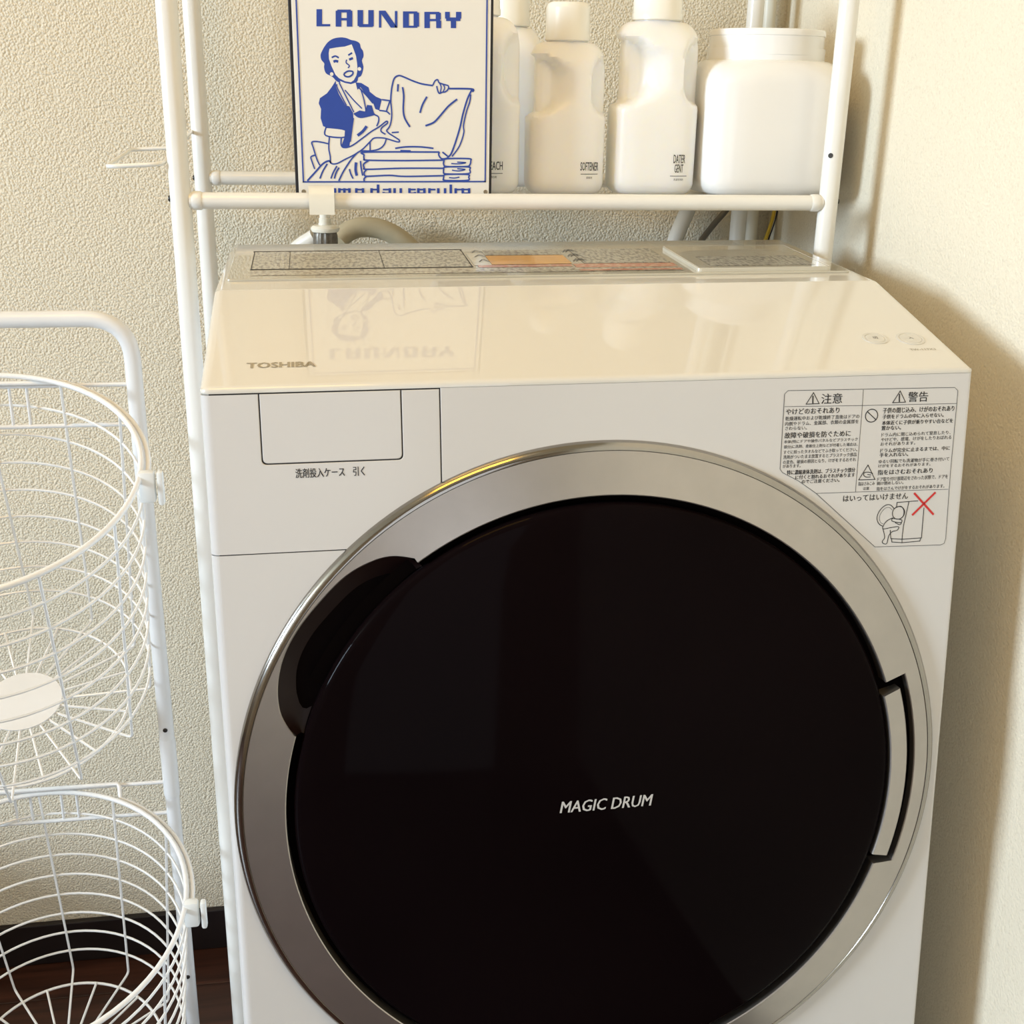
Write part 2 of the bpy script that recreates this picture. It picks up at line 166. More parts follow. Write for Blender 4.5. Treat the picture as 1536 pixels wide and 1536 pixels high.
def fineprint(name, paper, ink, amount, sx=330.0, sy=110.0):
    """tiny printed rows seen from far: noise stretched into lines of text"""
    m = bpy.data.materials.new(name)
    m.use_nodes = True
    nt = m.node_tree
    p = nt.nodes['Principled BSDF']
    p.inputs['Roughness'].default_value = 0.3
    p.inputs['Coat Weight'].default_value = 0.8
    tc = nt.nodes.new('ShaderNodeTexCoord')
    mp = nt.nodes.new('ShaderNodeMapping')
    mp.inputs['Scale'].default_value = (sx, sy, 1)
    nt.links.new(tc.outputs['Object'], mp.inputs['Vector'])
    nz = nt.nodes.new('ShaderNodeTexNoise')
    nz.inputs['Scale'].default_value = 1.0
    nz.inputs['Detail'].default_value = 3.0
    nt.links.new(mp.outputs['Vector'], nz.inputs['Vector'])
    cr = nt.nodes.new('ShaderNodeValToRGB')
    cr.color_ramp.elements[0].position = 0.58 - amount * .3
    cr.color_ramp.elements[0].color = (*paper, 1)
    cr.color_ramp.elements[1].position = 0.80 - amount * .3
    cr.color_ramp.elements[1].color = (*ink, 1)
    nt.links.new(nz.outputs['Fac'], cr.inputs['Fac'])
    nt.links.new(cr.outputs['Color'], p.inputs['Base Color'])
    return m

M = {}
M['wall'] = wallpaper('wallpaper_pebbled', (0.80, 0.728, 0.575), 0.47, 480)
M['wall_side'] = wallpaper('wallpaper_side', (0.82, 0.745, 0.59), 0.20, 480)
M['wall_dim'] = mat('brown_wood_panelling', (0.26, 0.185, 0.11), 0.6, var=.15, scale=6)
M['ceiling'] = mat('ceiling_paint', (0.62, 0.55, 0.42), 0.8, var=.02, scale=3)
M['floor'] = woodfloor('dark_wood_floor', (0.030, 0.0090, 0.005), (0.080, 0.027, 0.015))
M['base'] = mat('dark_baseboard', (0.012, 0.007, 0.007), 0.45, var=.2, scale=20)
M['appl'] = mat('white_appliance_plastic', (0.67, 0.655, 0.635), 0.28, coat=0.35, coat_rough=.12, var=.01, scale=5)
M['appl_top'] = mat('white_gloss_top', (0.70, 0.675, 0.61), 0.30, spec=.25, coat=1.0, coat_rough=.004, var=.01, scale=5)
M['appl_side'] = mat('white_steel_side', (0.80, 0.80, 0.80), 0.35, var=.01, scale=5)
M['lid'] = mat('grey_beige_lid', (0.50, 0.47, 0.38), 0.18, coat=1.0, coat_rough=.02, var=.03, scale=8)
M['lid_clear'] = mat('pale_cover', (0.60, 0.57, 0.47), 0.15, coat=1.0, coat_rough=.02, var=.03, scale=8)
M['lid_highlight'] = mat('painted_lid_highlight', (0.85, 0.84, 0.80), 0.2, coat=.5)
M['print_grey'] = fineprint('grey_fine_print', (0.52, 0.50, 0.42), (0.16, 0.15, 0.13), 0.55)
M['print_tan'] = fineprint('tan_fine_print', (0.53, 0.50, 0.41), (0.20, 0.16, 0.11), 0.50, 260, 130)
M['print_red'] = fineprint('red_fine_print', (0.62, 0.40, 0.26), (0.55, 0.16, 0.08), 0.75, 200, 140)
M['orange'] = mat('orange_sticker', (0.80, 0.40, 0.06), 0.3, coat=.8, var=.1, scale=60)
M['sticker'] = mat('white_sticker', (0.66, 0.64, 0.56), 0.3, coat=.8)
M['black'] = mat('black_ink', (0.012, 0.011, 0.012), 0.5, var=.1)
M['grey_ink'] = mat('grey_ink', (0.10, 0.10, 0.10), 0.5, var=.1)
M['soft_ink'] = mat('pale_brown_ink', (0.30, 0.25, 0.16), 0.4, coat=1.0, coat_rough=.02, var=.1)
M['btn'] = mat('pale_button', (0.62, 0.60, 0.54), 0.3, coat=.9, coat_rough=.03, var=.02)
M['seam'] = mat('dark_seam', (0.015, 0.013, 0.012), 0.7, var=.1)
M['silver'] = mat('satin_silver_ring', (0.46, 0.43, 0.40), 0.33, metal=0.9, var=.03, scale=40, bump=.03, bscale=900)
M['chrome'] = mat('chrome_trim', (0.36, 0.34, 0.31), 0.13, metal=1.0, var=.02)
M['glass'] = mat('dark_door_glass', (0.0045, 0.0025, 0.0028), 0.06, spec=0.02, var=.2, scale=4)
M['pocket'] = mat('dark_brown_pocket', (0.010, 0.0040, 0.0035), 0.40, spec=.22, var=.2)
M['gap'] = mat('black_gap', (0.0025, 0.0014, 0.0014), 0.9, spec=.03, var=.2)
M['silver_txt'] = mat('silver_lettering', (0.62, 0.61, 0.60), 0.4, metal=.2, var=.02)
M['red'] = mat('red_ink', (0.62, 0.02, 0.02), 0.5, var=.05)
M['rack'] = mat('cream_white_enamel_tube', (0.83, 0.82, 0.77), 0.30, coat=.3, var=.02, scale=20)
def clear(name, fac):
    m = bpy.data.materials.new(name)
    m.use_nodes = True
    nt = m.node_tree
    p = nt.nodes['Principled BSDF']
    p.inputs['Base Color'].default_value = (.85, .85, .82, 1)
    p.inputs['Roughness'].default_value = .12
    t = nt.nodes.new('ShaderNodeBsdfTransparent')
    nz = nt.nodes.new('ShaderNodeTexNoise')
    nz.inputs['Scale'].default_value = 9
    mr = nt.nodes.new('ShaderNodeMapRange')
    mr.inputs['To Min'].default_value = fac - .04
    mr.inputs['To Max'].default_value = fac + .04
    nt.links.new(nz.outputs['Fac'], mr.inputs['Value'])
    mx = nt.nodes.new('ShaderNodeMixShader')
    nt.links.new(mr.outputs['Result'], mx.inputs[0])
    nt.links.new(p.outputs[0], mx.inputs[1])
    nt.links.new(t.outputs[0], mx.inputs[2])
    nt.links.new(mx.outputs[0], nt.nodes['Material Output'].inputs['Surface'])
    return m
M['shelf'] = clear('clear_shelf_sheet', .84)
M['screw'] = mat('dark_screw', (0.05, 0.045, 0.04), 0.35, metal=.8, var=.2)
M['wire'] = mat('white_coated_wire', (0.84, 0.83, 0.80), 0.30, coat=.3, var=.03, scale=30)
M['stand'] = mat('white_enamel_stand_tube', (0.80, 0.80, 0.79), 0.30, coat=.3, var=.04, scale=14)
M['clip'] = mat('translucent_plastic_clip', (0.78, 0.78, 0.74), 0.25, var=.03)
M['disc'] = mat('white_base_disc', (0.80, 0.79, 0.77), 0.4, var=.02)
M['bottle'] = mat('cream_bottle_plastic', (0.98, 0.97, 0.93), 0.36, var=.02, scale=10, sub=.7)
M['bottle_w'] = mat('white_bottle_plastic', (0.94, 0.93, 0.89), 0.34, var=.02, scale=10, sub=.7)
M['cap'] = mat('ivory_cap_plastic', (0.90, 0.88, 0.80), 0.26, coat=.3, var=.02)
M['jar'] = mat('white_jar_plastic', (0.89, 0.885, 0.86), 0.24, coat=.35, var=.01)
M['sign_face'] = mat('cream_sign_enamel', (0.82, 0.80, 0.74), 0.35, coat=.3, coat_rough=.1, var=.01)
M['sign_edge'] = mat('black_sign_edge', (0.010, 0.009, 0.012), 0.5, var=.1)
M['blue'] = mat('blue_sign_ink', (0.018, 0.060, 0.36), 0.4, var=.05, scale=60)
M['hole'] = mat('brass_eyelet', (0.35, 0.30, 0.22), 0.4, metal=.7, var=.1)
M['white_pl'] = mat('white_plastic_fitting', (0.82, 0.80, 0.70), 0.3, coat=.3, var=.02)
M['nut'] = mat('grey_knurled_nut', (0.16, 0.145, 0.12), 0.4, metal=.5, var=.25, scale=300)
M['hose'] = mat('beige_supply_hose', (0.46, 0.40, 0.27), 0.5, var=.06, scale=40)
M['hose_w'] = mat('white_drain_hose', (0.72, 0.71, 0.66), 0.4, var=.04)
M['cable_g'] = mat('grey_cable', (0.17, 0.16, 0.14), 0.5, var=.1)
M['cable_y'] = mat('yellow_cable', (0.70, 0.48, 0.03), 0.4, var=.08)
M['pipe'] = mat('cream_pipe', (0.76, 0.72, 0.60), 0.4, var=.03)
M['frame'] = mat('window_frame_white', (0.75, 0.75, 0.73), 0.4, var=.02)
M['doorwood'] = mat('dark_door_wood', (0.05, 0.03, 0.022), 0.5, var=.2, scale=8)
M['lamp'] = mat('lamp_housing', (0.8, 0.78, 0.7), 0.4, var=.02)

# ================================================================ mesh helpers
def link(name, me, m, parent=None, smooth=False, auto=None, big=0):
    if m is not None:
        me.materials.append(m)
    if smooth:
        for p in me.polygons:
            p.use_smooth = True
        if auto is not None:
            bm = bmesh.new()
            bm.from_mesh(me)
            for e in bm.edges:
                if len(e.link_faces) == 2 and (e.calc_face_angle(0) > auto or (big and max(f.calc_area() for f in e.link_faces) > big)):
                    e.smooth = False
            bm.to_mesh(me)
            bm.free()
    o = bpy.data.objects.new(name, me)
    COL.objects.link(o)
    if parent is not None:
        o.parent = parent
    return o

def from_bm(name, bm, m, parent=None, smooth=False, auto=None, big=0):
    bmesh.ops.recalc_face_normals(bm, faces=bm.faces)
    me = bpy.data.meshes.new(name)
    bm.to_mesh(me)
    bm.free()
    return link(name, me, m, parent, smooth, auto, big)

def raw(name, verts, faces, m, parent=None, smooth=False, auto=None):
    me = bpy.data.meshes.new(name)
    me.from_pydata([tuple(v) for v in verts], [], faces)
    me.validate()
    return link(name, me, m, parent, smooth, auto)

def empty(name, loc=(0, 0, 0), rot=(0, 0, 0)):
    o = bpy.data.objects.new(name, None)
    o.empty_display_size = 0.05
    COL.objects.link(o)
    o.location = loc
    o.rotation_euler = rot
    return o

def tag(o, label=None, cat=None, group=None, kind=None):
    if label: o['label'] = label
    if cat: o['category'] = cat
    if group: o['group'] = group
    if kind: o['kind'] = kind
    return o

def box_bm(x0, x1, y0, y1, z0, z1, bevel=0.0, seg=2):
    bm = bmesh.new()
    r = bmesh.ops.create_cube(bm, size=1.0)
    for v in bm.verts:
        v.co = Vector((x0 + (v.co.x + .5) * (x1 - x0), y0 + (v.co.y + .5) * (y1 - y0), z0 + (v.co.z + .5) * (z1 - z0)))
    if bevel:
        bmesh.ops.bevel(bm, geom=bm.edges[:], offset=bevel, segments=seg, profile=.5, affect='EDGES')
    return bm

def catmull(P, n=6, closed=False):
    P = [Vector(p) for p in P]
    out = []
    N = len(P)
    rng = range(N) if closed else range(N - 1)
    for i in rng:
        if closed:
            a, b, c, d = P[i - 1], P[i], P[(i + 1) % N], P[(i + 2) % N]
        else:
            a, b, c, d = P[max(0, i - 1)], P[i], P[i + 1], P[min(N - 1, i + 2)]
        for k in range(n):
            t = k / n
            out.append(0.5 * ((2 * b) + (c - a) * t + (2 * a - 5 * b + 4 * c - d) * t * t + (3 * b - a - 3 * c + d) * t ** 3))
    if not closed:
        out.append(P[-1])
    return out

def fillet(P, r, n=5):
    """round the inner corners of an open polyline with radius-like distance r"""
    P = [Vector(p) for p in P]
    out = [P[0]]
    for i in range(1, len(P) - 1):
        a, b, c = P[i - 1], P[i], P[i + 1]
        d1 = min(r, (a - b).length * .49)
        d2 = min(r, (c - b).length * .49)
        s, e = b + (a - b).normalized() * d1, b + (c - b).normalized() * d2
        for k in range(n + 1):
            t = k / n
            out.append(s * (1 - t) ** 2 + b * 2 * t * (1 - t) + e * t * t)
    out.append(P[-1])
    return out

def tube_data(P, r, seg=12, closed=False, radii=None):
    P = [Vector(p) for p in P]
    n = len(P)
    tang = []
    for i in range(n):
        if closed:
            t = P[(i + 1) % n] - P[i - 1]
        else:
            t = P[min(n - 1, i + 1)] - P[max(0, i - 1)]
        tang.append(t.normalized())
    ref = Vector((0, 0, 1)) if abs(tang[0].z) < .9 else Vector((1, 0, 0))
    nv = (ref - tang[0] * ref.dot(tang[0])).normalized()
    V, Fc = [], []
    for i in range(n):
        nv = (nv - tang[i] * nv.dot(tang[i])).normalized()
        bv = tang[i].cross(nv)
        rr = radii[i] if radii else r
        for k in range(seg):
            a = 2 * math.pi * k / seg
            V.append(P[i] + (nv * math.cos(a) + bv * math.sin(a)) * rr)
    m = n if closed else n - 1
    for i in range(m):
        j = (i + 1) % n
        for k in range(seg):
            l = (k + 1) % seg
            Fc.append((i * seg + k, i * seg + l, j * seg + l, j * seg + k))
    if not closed:
        Fc.append(tuple(range(seg))[::-1])
        Fc.append(tuple((n - 1) * seg + k for k in range(seg)))
    return V, Fc

def tube(name, P, r, m, parent=None, seg=12, closed=False, radii=None):
    V, Fc = tube_data(P, r, seg, closed, radii)
    return raw(name, V, Fc, m, parent, True, math.radians(50))

def lathe(name, prof, m, parent=None, seg=48, center=(0, 0, 0), axis=None, auto=35):
    """revolve (r, h) about z; axis: matrix applied after"""
    V, Fc = [], []
    n = len(prof)
    for r, h in prof:
        for k in range(seg):
            a = 2 * math.pi * k / seg
            V.append(Vector((r * math.cos(a), r * math.sin(a), h)))
    for i in range(n - 1):
        for k in range(seg):
            l = (k + 1) % seg
            Fc.append((i * seg + k, i * seg + l, (i + 1) * seg + l, (i + 1) * seg + k))
    if prof[0][0] > 1e-6:
        Fc.append(tuple(range(seg))[::-1])
    if prof[-1][0] > 1e-6:
        Fc.append(tuple((n - 1) * seg + k for k in range(seg)))
    if axis is not None:
        V = [axis @ v for v in V]
    V = [v + Vector(center) for v in V]
    o = raw(name, V, Fc, m, parent, True, math.radians(auto))
    return o

def prism_bm(poly, depth, z_top=0.0):
    """extrude a 2D polygon (x, y) from z_top down by depth"""
    bm = bmesh.new()
    vs_ = [bm.verts.new((p[0], p[1], z_top)) for p in poly]
    f = bm.faces.new(vs_)
    r = bmesh.ops.extrude_face_region(bm, geom=[f])
    for g in r['geom']:
        if isinstance(g, bmesh.types.BMVert):
            g.co.z -= depth
    return bm

def ribbon(P, w, closed=False):
    """flat stroke of width w along a 2D polyline -> verts, quads"""
    P = [Vector((p[0], p[1])) for p in P]
    n = len(P)
    V, Fc = [], []
    for i in range(n):
        if closed:
            t = (P[(i + 1) % n] - P[i - 1])
        else:
            t = (P[min(n - 1, i + 1)] - P[max(0, i - 1)])
        if t.length < 1e-9:
            t = Vector((1, 0))
        t.normalize()
        nn = Vector((-t.y, t.x)) * (w / 2)
        V += [P[i] + nn, P[i] - nn]
    for i in range(n if closed else n - 1):
        j = (i + 1) % n
        Fc.append((2 * i, 2 * i + 1, 2 * j + 1, 2 * j))
    return V, Fc

class Flat:
    """collects flat print (strokes, fills, text) in a plane; (a, b) -> plane coordinates, h = height above it"""
    def __init__(self): self.V, self.F = [], []
    def add(self, V, Fc, h=0.0):
        o = len(self.V)
        self.V += [(v[0], v[1], h) for v in V]
        self.F += [tuple(i + o for i in f) for f in Fc]
    def stroke(self, P, w, h=0.0, smooth=True, closed=False):
        if smooth and len(P) > 2:
            P = catmull([(p[0], p[1], 0) for p in P], 5, closed)
        V, Fc = ribbon(P, w, closed)
        self.add(V, Fc, h)
    def sharp(self, P, w, h=0.0, closed=False):
        Q = list(P) + ([P[0]] if closed else [])
        for a, b in zip(Q[:-1], Q[1:]):
            a, b = Vector(a), Vector(b)
            t = (b - a).normalized() * (w / 2)
            self.stroke([a - t, b + t], w, h, False)
    def fill(self, P, h=0.0, smooth=False):
        if smooth:
            P = [(p.x, p.y) for p in catmull([(p[0], p[1], 0) for p in P], 3, True)]
        self.add(P, [tuple(range(len(P)))], h)
    def dot(self, c, r, h=0.0, n=20):
        self.fill([(c[0] + r * math.cos(2 * math.pi * k / n), c[1] + r * math.sin(2 * math.pi * k / n)) for k in range(n)], h)
    def text(self, s, ca, cb, w, ht, h=0.0, bold=0.0, shear=0.0):
        V, Fc = text_mesh(s, bold, shear)
        xs = [v[0] for v in V]; ys = [v[1] for v in V]
        sx = w / (max(xs) - min(xs)); sy = ht / (max(ys) - min(ys)) if ht else sx
        mx, my = (max(xs) + min(xs)) / 2, (max(ys) + min(ys)) / 2
        self.add([(ca + (v[0] - mx) * sx, cb + (v[1] - my) * sy) for v in V], Fc, h)
    def build(self, name, m, parent, fn):
        return raw(name, [fn(*v) for v in self.V], self.F, m, parent)

_tc = {}
def text_mesh(s, bold=0.0, shear=0.0):
    key = (s, bold, shear)
    if key not in _tc:
        c = bpy.data.curves.new('glyphs', 'FONT')
        c.body = s
        c.resolution_u = 2
        c.offset = bold
        c.shear = shear
        o = bpy.data.objects.new('glyphs', c)
        COL.objects.link(o)
        dg = bpy.context.evaluated_depsgraph_get()
        me = bpy.data.meshes.new_from_object(o.evaluated_get(dg))
        _tc[key] = ([(v.co.x, v.co.y) for v in me.vertices], [tuple(p.vertices) for p in me.polygons])
        bpy.data.objects.remove(o)
        bpy.data.curves.remove(c)
        bpy.data.meshes.remove(me)
    return _tc[key]

# ================================================================ the room
XW, XL, YF, ZC = 0.3915, -4.40, -2.9, 2.56
def struct(name, bm, m):
    return tag(from_bm(name, bm, m), kind='structure')
struct('wall_back', box_bm(XL - .1, XW + .1, 0.0, 0.1, -.1, ZC + .1), M['wall'])
struct('wall_right', box_bm(XW, XW + .1, YF, 0.0, -.1, ZC + .1), M['wall_side'])
struct('ceiling', box_bm(XL, XW, YF, 0.0, ZC, ZC + .1), M['ceiling'])
# left wall with a window opening
WY0, WY1, WZ0, WZ1 = -2.46, -1.38, 1.47, 2.49
bm = bmesh.new()
for a in ((XL - .1, XL, YF, 0.0, -.1, WZ0), (XL - .1, XL, YF, 0.0, WZ1, ZC + .1), (XL - .1, XL, YF, WY0, WZ0, WZ1), (XL - .1, XL, WY1, 0.0, WZ0, WZ1)):
    b = box_bm(*a)
    me = bpy.data.meshes.new('t'); b.to_mesh(me); b.free(); bm.from_mesh(me); bpy.data.meshes.remove(me)
struct('wall_left', bm, M['wall_dim'])
bm = bmesh.new()
for a in ((XL - .06, XL + .01, WY0 - .03, WY1 + .03, WZ0 - .03, WZ0), (XL - .06, XL + .01, WY0 - .03, WY1 + .03, WZ1, WZ1 + .03),
          (XL - .06, XL + .01, WY0 - .03, WY0, WZ0, WZ1), (XL - .06, XL + .01, WY1, WY1 + .03, WZ0, WZ1)):
    b = box_bm(*a)
    me = bpy.data.meshes.new('t'); b.to_mesh(me); b.free(); bm.from_mesh(me); bpy.data.meshes.remove(me)
struct('window_1', bm, M['frame'])
# wall behind the viewer, with a dark door
bm = bmesh.new()
for a in ((XL, -.75, YF - .1, YF, -.1, ZC + .1), (.05, XW + .1, YF - .1, YF, -.1, ZC + .1), (-.75, .05, YF - .1, YF, 2.0, ZC + .1)):
    b = box_bm(*a)
    me = bpy.data.meshes.new('t'); b.to_mesh(me); b.free(); bm.from_mesh(me); bpy.data.meshes.remove(me)
struct('wall_front', bm, M['wall_dim'])
struct('door_1', box_bm(-.79, -.75, YF - .80, YF - .02, 0.0, 2.0, .004), M['doorwood'])
# floor slab with boards running along the back wall
fl = struct('floor', box_bm(XL, XW, YF, 0.0, -.1, -.004), M['seam'])
nb = 34
bw = (0.0 - YF) / nb
bme = None
for i in range(nb):
    y1 = -i * bw
    if bme is None:
        bmb = box_bm(XL, XW, -bw + .0006, -.0006, -.004, 0.0, .0008, 1)
        bme = bpy.data.meshes.new('floor_board'); bmb.to_mesh(bmb and bme); bmb.free()
        bme.materials.append(M['floor'])
    o = bpy.data.objects.new('floor_board', bme)
    COL.objects.link(o)
    o.parent = fl
    o.location = (0, y1, 0)
BH = .0701
struct('baseboard_back', box_bm(XL, XW - .01, -.010, 0.0, 0.0, BH, .002), M['base'])
struct('baseboard_right', box_bm(XW - .010, XW, YF, 0.0, 0.0, BH, .002), M['base'])
struct('baseboard_left', box_bm(XL, XL + .010, YF, -.01, 0.0, BH, .002), M['base'])
# unseen cabinet-shaped block, added to shade the lower left of the back wall
vc = empty('shade_block', (-1.50, -.26, 0))
tag(vc, 'unseen cabinet-shaped brown block added to shade the lower back wall', 'cabinet')
from_bm('shade_block_body', box_bm(-.38, .40, -.22, .25, 0.0, .38, .003), M['wall_dim'], vc)
from_bm('shade_block_top', box_bm(-.39, .41, -.24, .25, .38, .40, .003), M['doorwood'], vc)
for q in (-.37, .015):
    from_bm('shade_block_door', box_bm(q, q + .375, -.236, -.221, .06, .36, .003), M['wall_dim'], vc)
# ceiling lamp (out of view) : housing round the light
o = lathe('ceiling_lamp', [(.02, ZC), (.52, ZC), (.52, ZC - .05), (.51, ZC - .055), (.50, ZC - .05), (.50, ZC - .02), (.02, ZC - .02)], M['lamp'], None, 40, (-.60, -1.15, 0))
tag(o, 'round ceiling lamp with a pale shallow housing', 'lamp')

# ================================================================ washing machine
YFR, ZFR, TI = -.678, 1.034, .1033
ST, CT = math.sin(TI), math.cos(TI)
YO = .42
WM = empty('washing_machine', (.0176, -YO, .0025), (0, -.0076, 0))
tag(WM, 'large white front-loading drum washing machine with a big dark round door', 'washing machine')
def ML(x, y, z): return Vector((x, y + YO, z))
def FP(u, s, d=0.0):          # across, down the sloping front, out of it
    return ML(u, YFR - s * ST - d * CT, ZFR - s * CT + d * ST)
def FPn(u, v, d): return FP(u, -v, d)
def to_front(bm):
    for v in bm.verts:
        v.co = FP(v.co.x, -v.co.y, v.co.z)
    return bm
HF = 1.034 / CT - .035        # length of the sloping front
# --- cabinet behind the front panels
prof = [(-.100, .03), (-.100, 1.0), (-.12, 1.03)] 
bm = bmesh.new()
def fy(s, d): p = FP(0, s, d); return (p.y - YO, p.z)
poly = [fy(.02, -.013), fy(HF, -.013), (-.115, .035), (-.115, 1.02), (-.27, 1.03), (-.60, 1.03)]
for sx in (-1, 1):
    for y, z in poly:
        bm.verts.new(ML(sx * .2985, y, z))
bm.verts.ensure_lookup_table()
n = len(poly)
bm.faces.new([bm.verts[i] for i in range(n)])
bm.faces.new([bm.verts[n + i] for i in reversed(range(n))])
for i in range(n):
    j = (i + 1) % n
    bm.faces.new([bm.verts[i], bm.verts[j], bm.verts[n + j], bm.verts[n + i]])
bmesh.ops.recalc_face_normals(bm, faces=bm.faces)
bmesh.ops.bevel(bm, geom=bm.edges[:], offset=.004, segments=2, profile=.5, affect='EDGES')
from_bm('cabinet', bm, M['appl_side'], WM, True, math.radians(40), .004)
for sx in (-.25, .25):
    for y in (-.70, -.14):
        lathe('foot', [(.022, 0.0), (.024, .004), (.024, .02), (.016, .024), (.016, .05)], M['seam'], WM, 20, ML(sx, y, -.0025 + abs(.0019)))

def rounded(poly, radii, n=5):
    out = []
    N = len(poly)
    for i in range(N):
        b = Vector(poly[i]); a = Vector(poly[i - 1]); c = Vector(poly[(i + 1) % N])
        r = radii[i]
        if r <= 0:
            out.append((b.x, b.y)); continue
        s, e = b + (a - b).normalized() * r, b + (c - b).normalized() * r
        for k in range(n + 1):
            t = k / n
            q = s * (1 - t) ** 2 + b * 2 * t * (1 - t) + e * t * t
            out.append((q.x, q.y))
    return out

def panel(name, poly, thick, m, parent=WM, edge_r=.0075, small=.0006, d=0.0):
    """slab on the front; edges along the machine's flanks get the big rounding"""
    bm = prism_bm(poly, thick, d)
    bmesh.ops.recalc_face_normals(bm, faces=bm.faces)
    big, sm = [], []
    for e in bm.edges:
        a, b = e.verts
        if abs(a.co.z - d) < 1e-6 and abs(b.co.z - d) < 1e-6:
            if abs(abs(a.co.x) - .30) < 1e-4 and abs(abs(b.co.x) - .30) < 1e-4 and a.co.x * b.co.x > 0:
                big.append(e)
            elif abs(abs(a.co.x) - .30) > 1e-4 and abs(abs(b.co.x) - .30) > 1e-4:
                sm.append(e)
    if sm:
        bmesh.ops.bevel(bm, geom=sm, offset=small, segments=2, profile=.5, affect='EDGES')
    if big:
        big = [e for e in bm.edges if e.is_valid and abs(abs(e.verts[0].co.x) - .30) < 1e-4 and abs(abs(e.verts[1].co.x) - .30) < 1e-4
               and e.verts[0].co.x * e.verts[1].co.x > 0 and abs(e.verts[0].co.z - d) < .0008 and abs(e.verts[1].co.z - d) < .0008 and abs(e.verts[0].co.y - e.verts[1].co.y) > .01]
        lo = [e for e in big if e.verts[0].co.x < 0]
        hi = [e for e in big if e.verts[0].co.x > 0]
        if lo:
            bmesh.ops.bevel(bm, geom=lo, offset=edge_r, segments=8, profile=.5, affect='EDGES')
        if hi:
            bmesh.ops.bevel(bm, geom=hi, offset=.0028, segments=5, profile=.5, affect='EDGES')
    return from_bm(name, to_front(bm), m, parent, True, math.radians(28), .0008)

G = .0009
SV, SH, SL = -.1265, .1250, .0042      # vertical seam, horizontal seam, seam under the top lip
TH = .0128
panel('front_panel', [(-.30, -SH - G / 2), (SV + G / 2, -SH - G / 2), (SV + G / 2, -SL), (.30, -SL), (.30, -HF), (-.30, -HF)], TH, M['appl'])
dx0, dx1, dz1 = -.2583, -.1553, .0570
panel('upper_corner_panel', [(-.30, -SL - G), (dx0 - G / 2, -SL - G)] + rounded([(dx0 - G / 2, -SL - G - .004), (dx0 - G / 2, -dz1 - G / 2), (dx1 + G / 2, -dz1 - G / 2), (dx1 + G / 2, -SL - G - .004)], [0, .004, .004, 0]) +
      [(dx1 + G / 2, -SL - G), (SV - G / 2, -SL - G), (SV - G / 2, -SH + G / 2), (-.30, -SH + G / 2)], TH, M['appl'])
dr = panel('detergent_drawer', rounded([(dx0 + G / 2, -SL - G), (dx0 + G / 2, -dz1 + G / 2), (dx1 - G / 2, -dz1 + G / 2), (dx1 - G / 2, -SL - G)], [0, .004, .004, 0]), TH, M['appl'])
# dark joints lying a little below the surface
f = Flat()
f.stroke([(-.2935, -SH), (SV, -SH)], .0016, 0, False)
f.stroke([(SV, -SH), (SV, -SL)], .0016, 0, False)
f.stroke([(-.2935, -SL - G / 2), (SV, -SL - G / 2)], .0018, 0, False)
f.stroke(rounded([(dx0, -SL), (dx0, -dz1), (dx1, -dz1), (dx1, -SL)], [0, .004, .004, 0]), .0020, 0, False)
f.build('panel_joints', M['seam'], WM, lambda a, b, h: FP(a, -b, -.0010))
f = Flat()
for off in (-.0001, .0001):
    f.text('洗剤投入ケース　引く', -.2094 + off, -.0646, .0508, .0072, (off + .0001) * .1)
f.build('drawer_lettering', M['black'], WM, lambda a, b, h: FP(a, -b, .00025 + h))

# --- top
YS, ZS, YR, ZR = -.4995, 1.0755, -.277, 1.084
k2 = (ZR - ZS) / (YR - YS)
lip = [fy(SL - .0002, 0.0), fy(.0025, .0003), fy(.0008, -.0004), (YFR + .0012, ZFR + .0002), (YFR + .0040, ZFR + .0040 * .2325)]
s1 = (ZS - ZFR) / (YS - YFR)
zt = lambda y: ZFR + s1 * (y - YFR)
zr = lambda y: ZS + k2 * (y - YS)
top = lip + [(YS - .0008, zt(YS - .0008)), (YS - .0004, ZS - .0009), (YS + .0004, ZS - .0009), (YS + .0008, ZS),
             (YS + .02, zr(YS + .02)), (YR - .004, ZR - .0002), (YR - .001, ZR - .0010), (YR, ZR - .004), (YR, 1.035), (YS, 1.028), fy(SL - .0002, -.012)]
bm = bmesh.new()
n = len(top)
NX = (-.30, -.2994, -.2976, -.2952, -.2925, .2925, .2952, .2976, .2994, .30)
DZ = (-.0034, -.0016, -.0006, -.0001, 0, 0, -.0001, -.0006, -.0016, -.0034)
for x, dz in zip(NX, DZ):
    for i, (y, z) in enumerate(top):
        taper = 1.0 - .010 * max(0.0, min(1.0, (y - YFR) / (YR - YFR)))
        zz = z + (dz if 2 < i < n - 3 else 0)
        rr_ = .0075 if x < 0 else .0028
        ex = max(0.0, abs(x) - (.30 - rr_))
        yy = y + (rr_ - math.sqrt(max(0.0, rr_ * rr_ - ex * ex)) if i < 5 else 0)
        bm.verts.new(ML(x * taper, yy, zz))
bm.verts.ensure_lookup_table()
for a in range(len(NX) - 1):
    for i in range(n):
        j = (i + 1) % n
        bm.faces.new([bm.verts[a * n + i], bm.verts[(a + 1) * n + i], bm.verts[(a + 1) * n + j], bm.verts[a * n + j]])
bm.faces.new([bm.verts[i] for i in range(n)])
bm.faces.new([bm.verts[(len(NX) - 1) * n + i] for i in reversed(range(n))])
from_bm('top_panel', bm, M['appl_top'], WM, True, math.radians(38), .004)
def TP(x, y, h=0.0): return ML(x, y, (zt(y) if y < YS else zr(y)) + h)
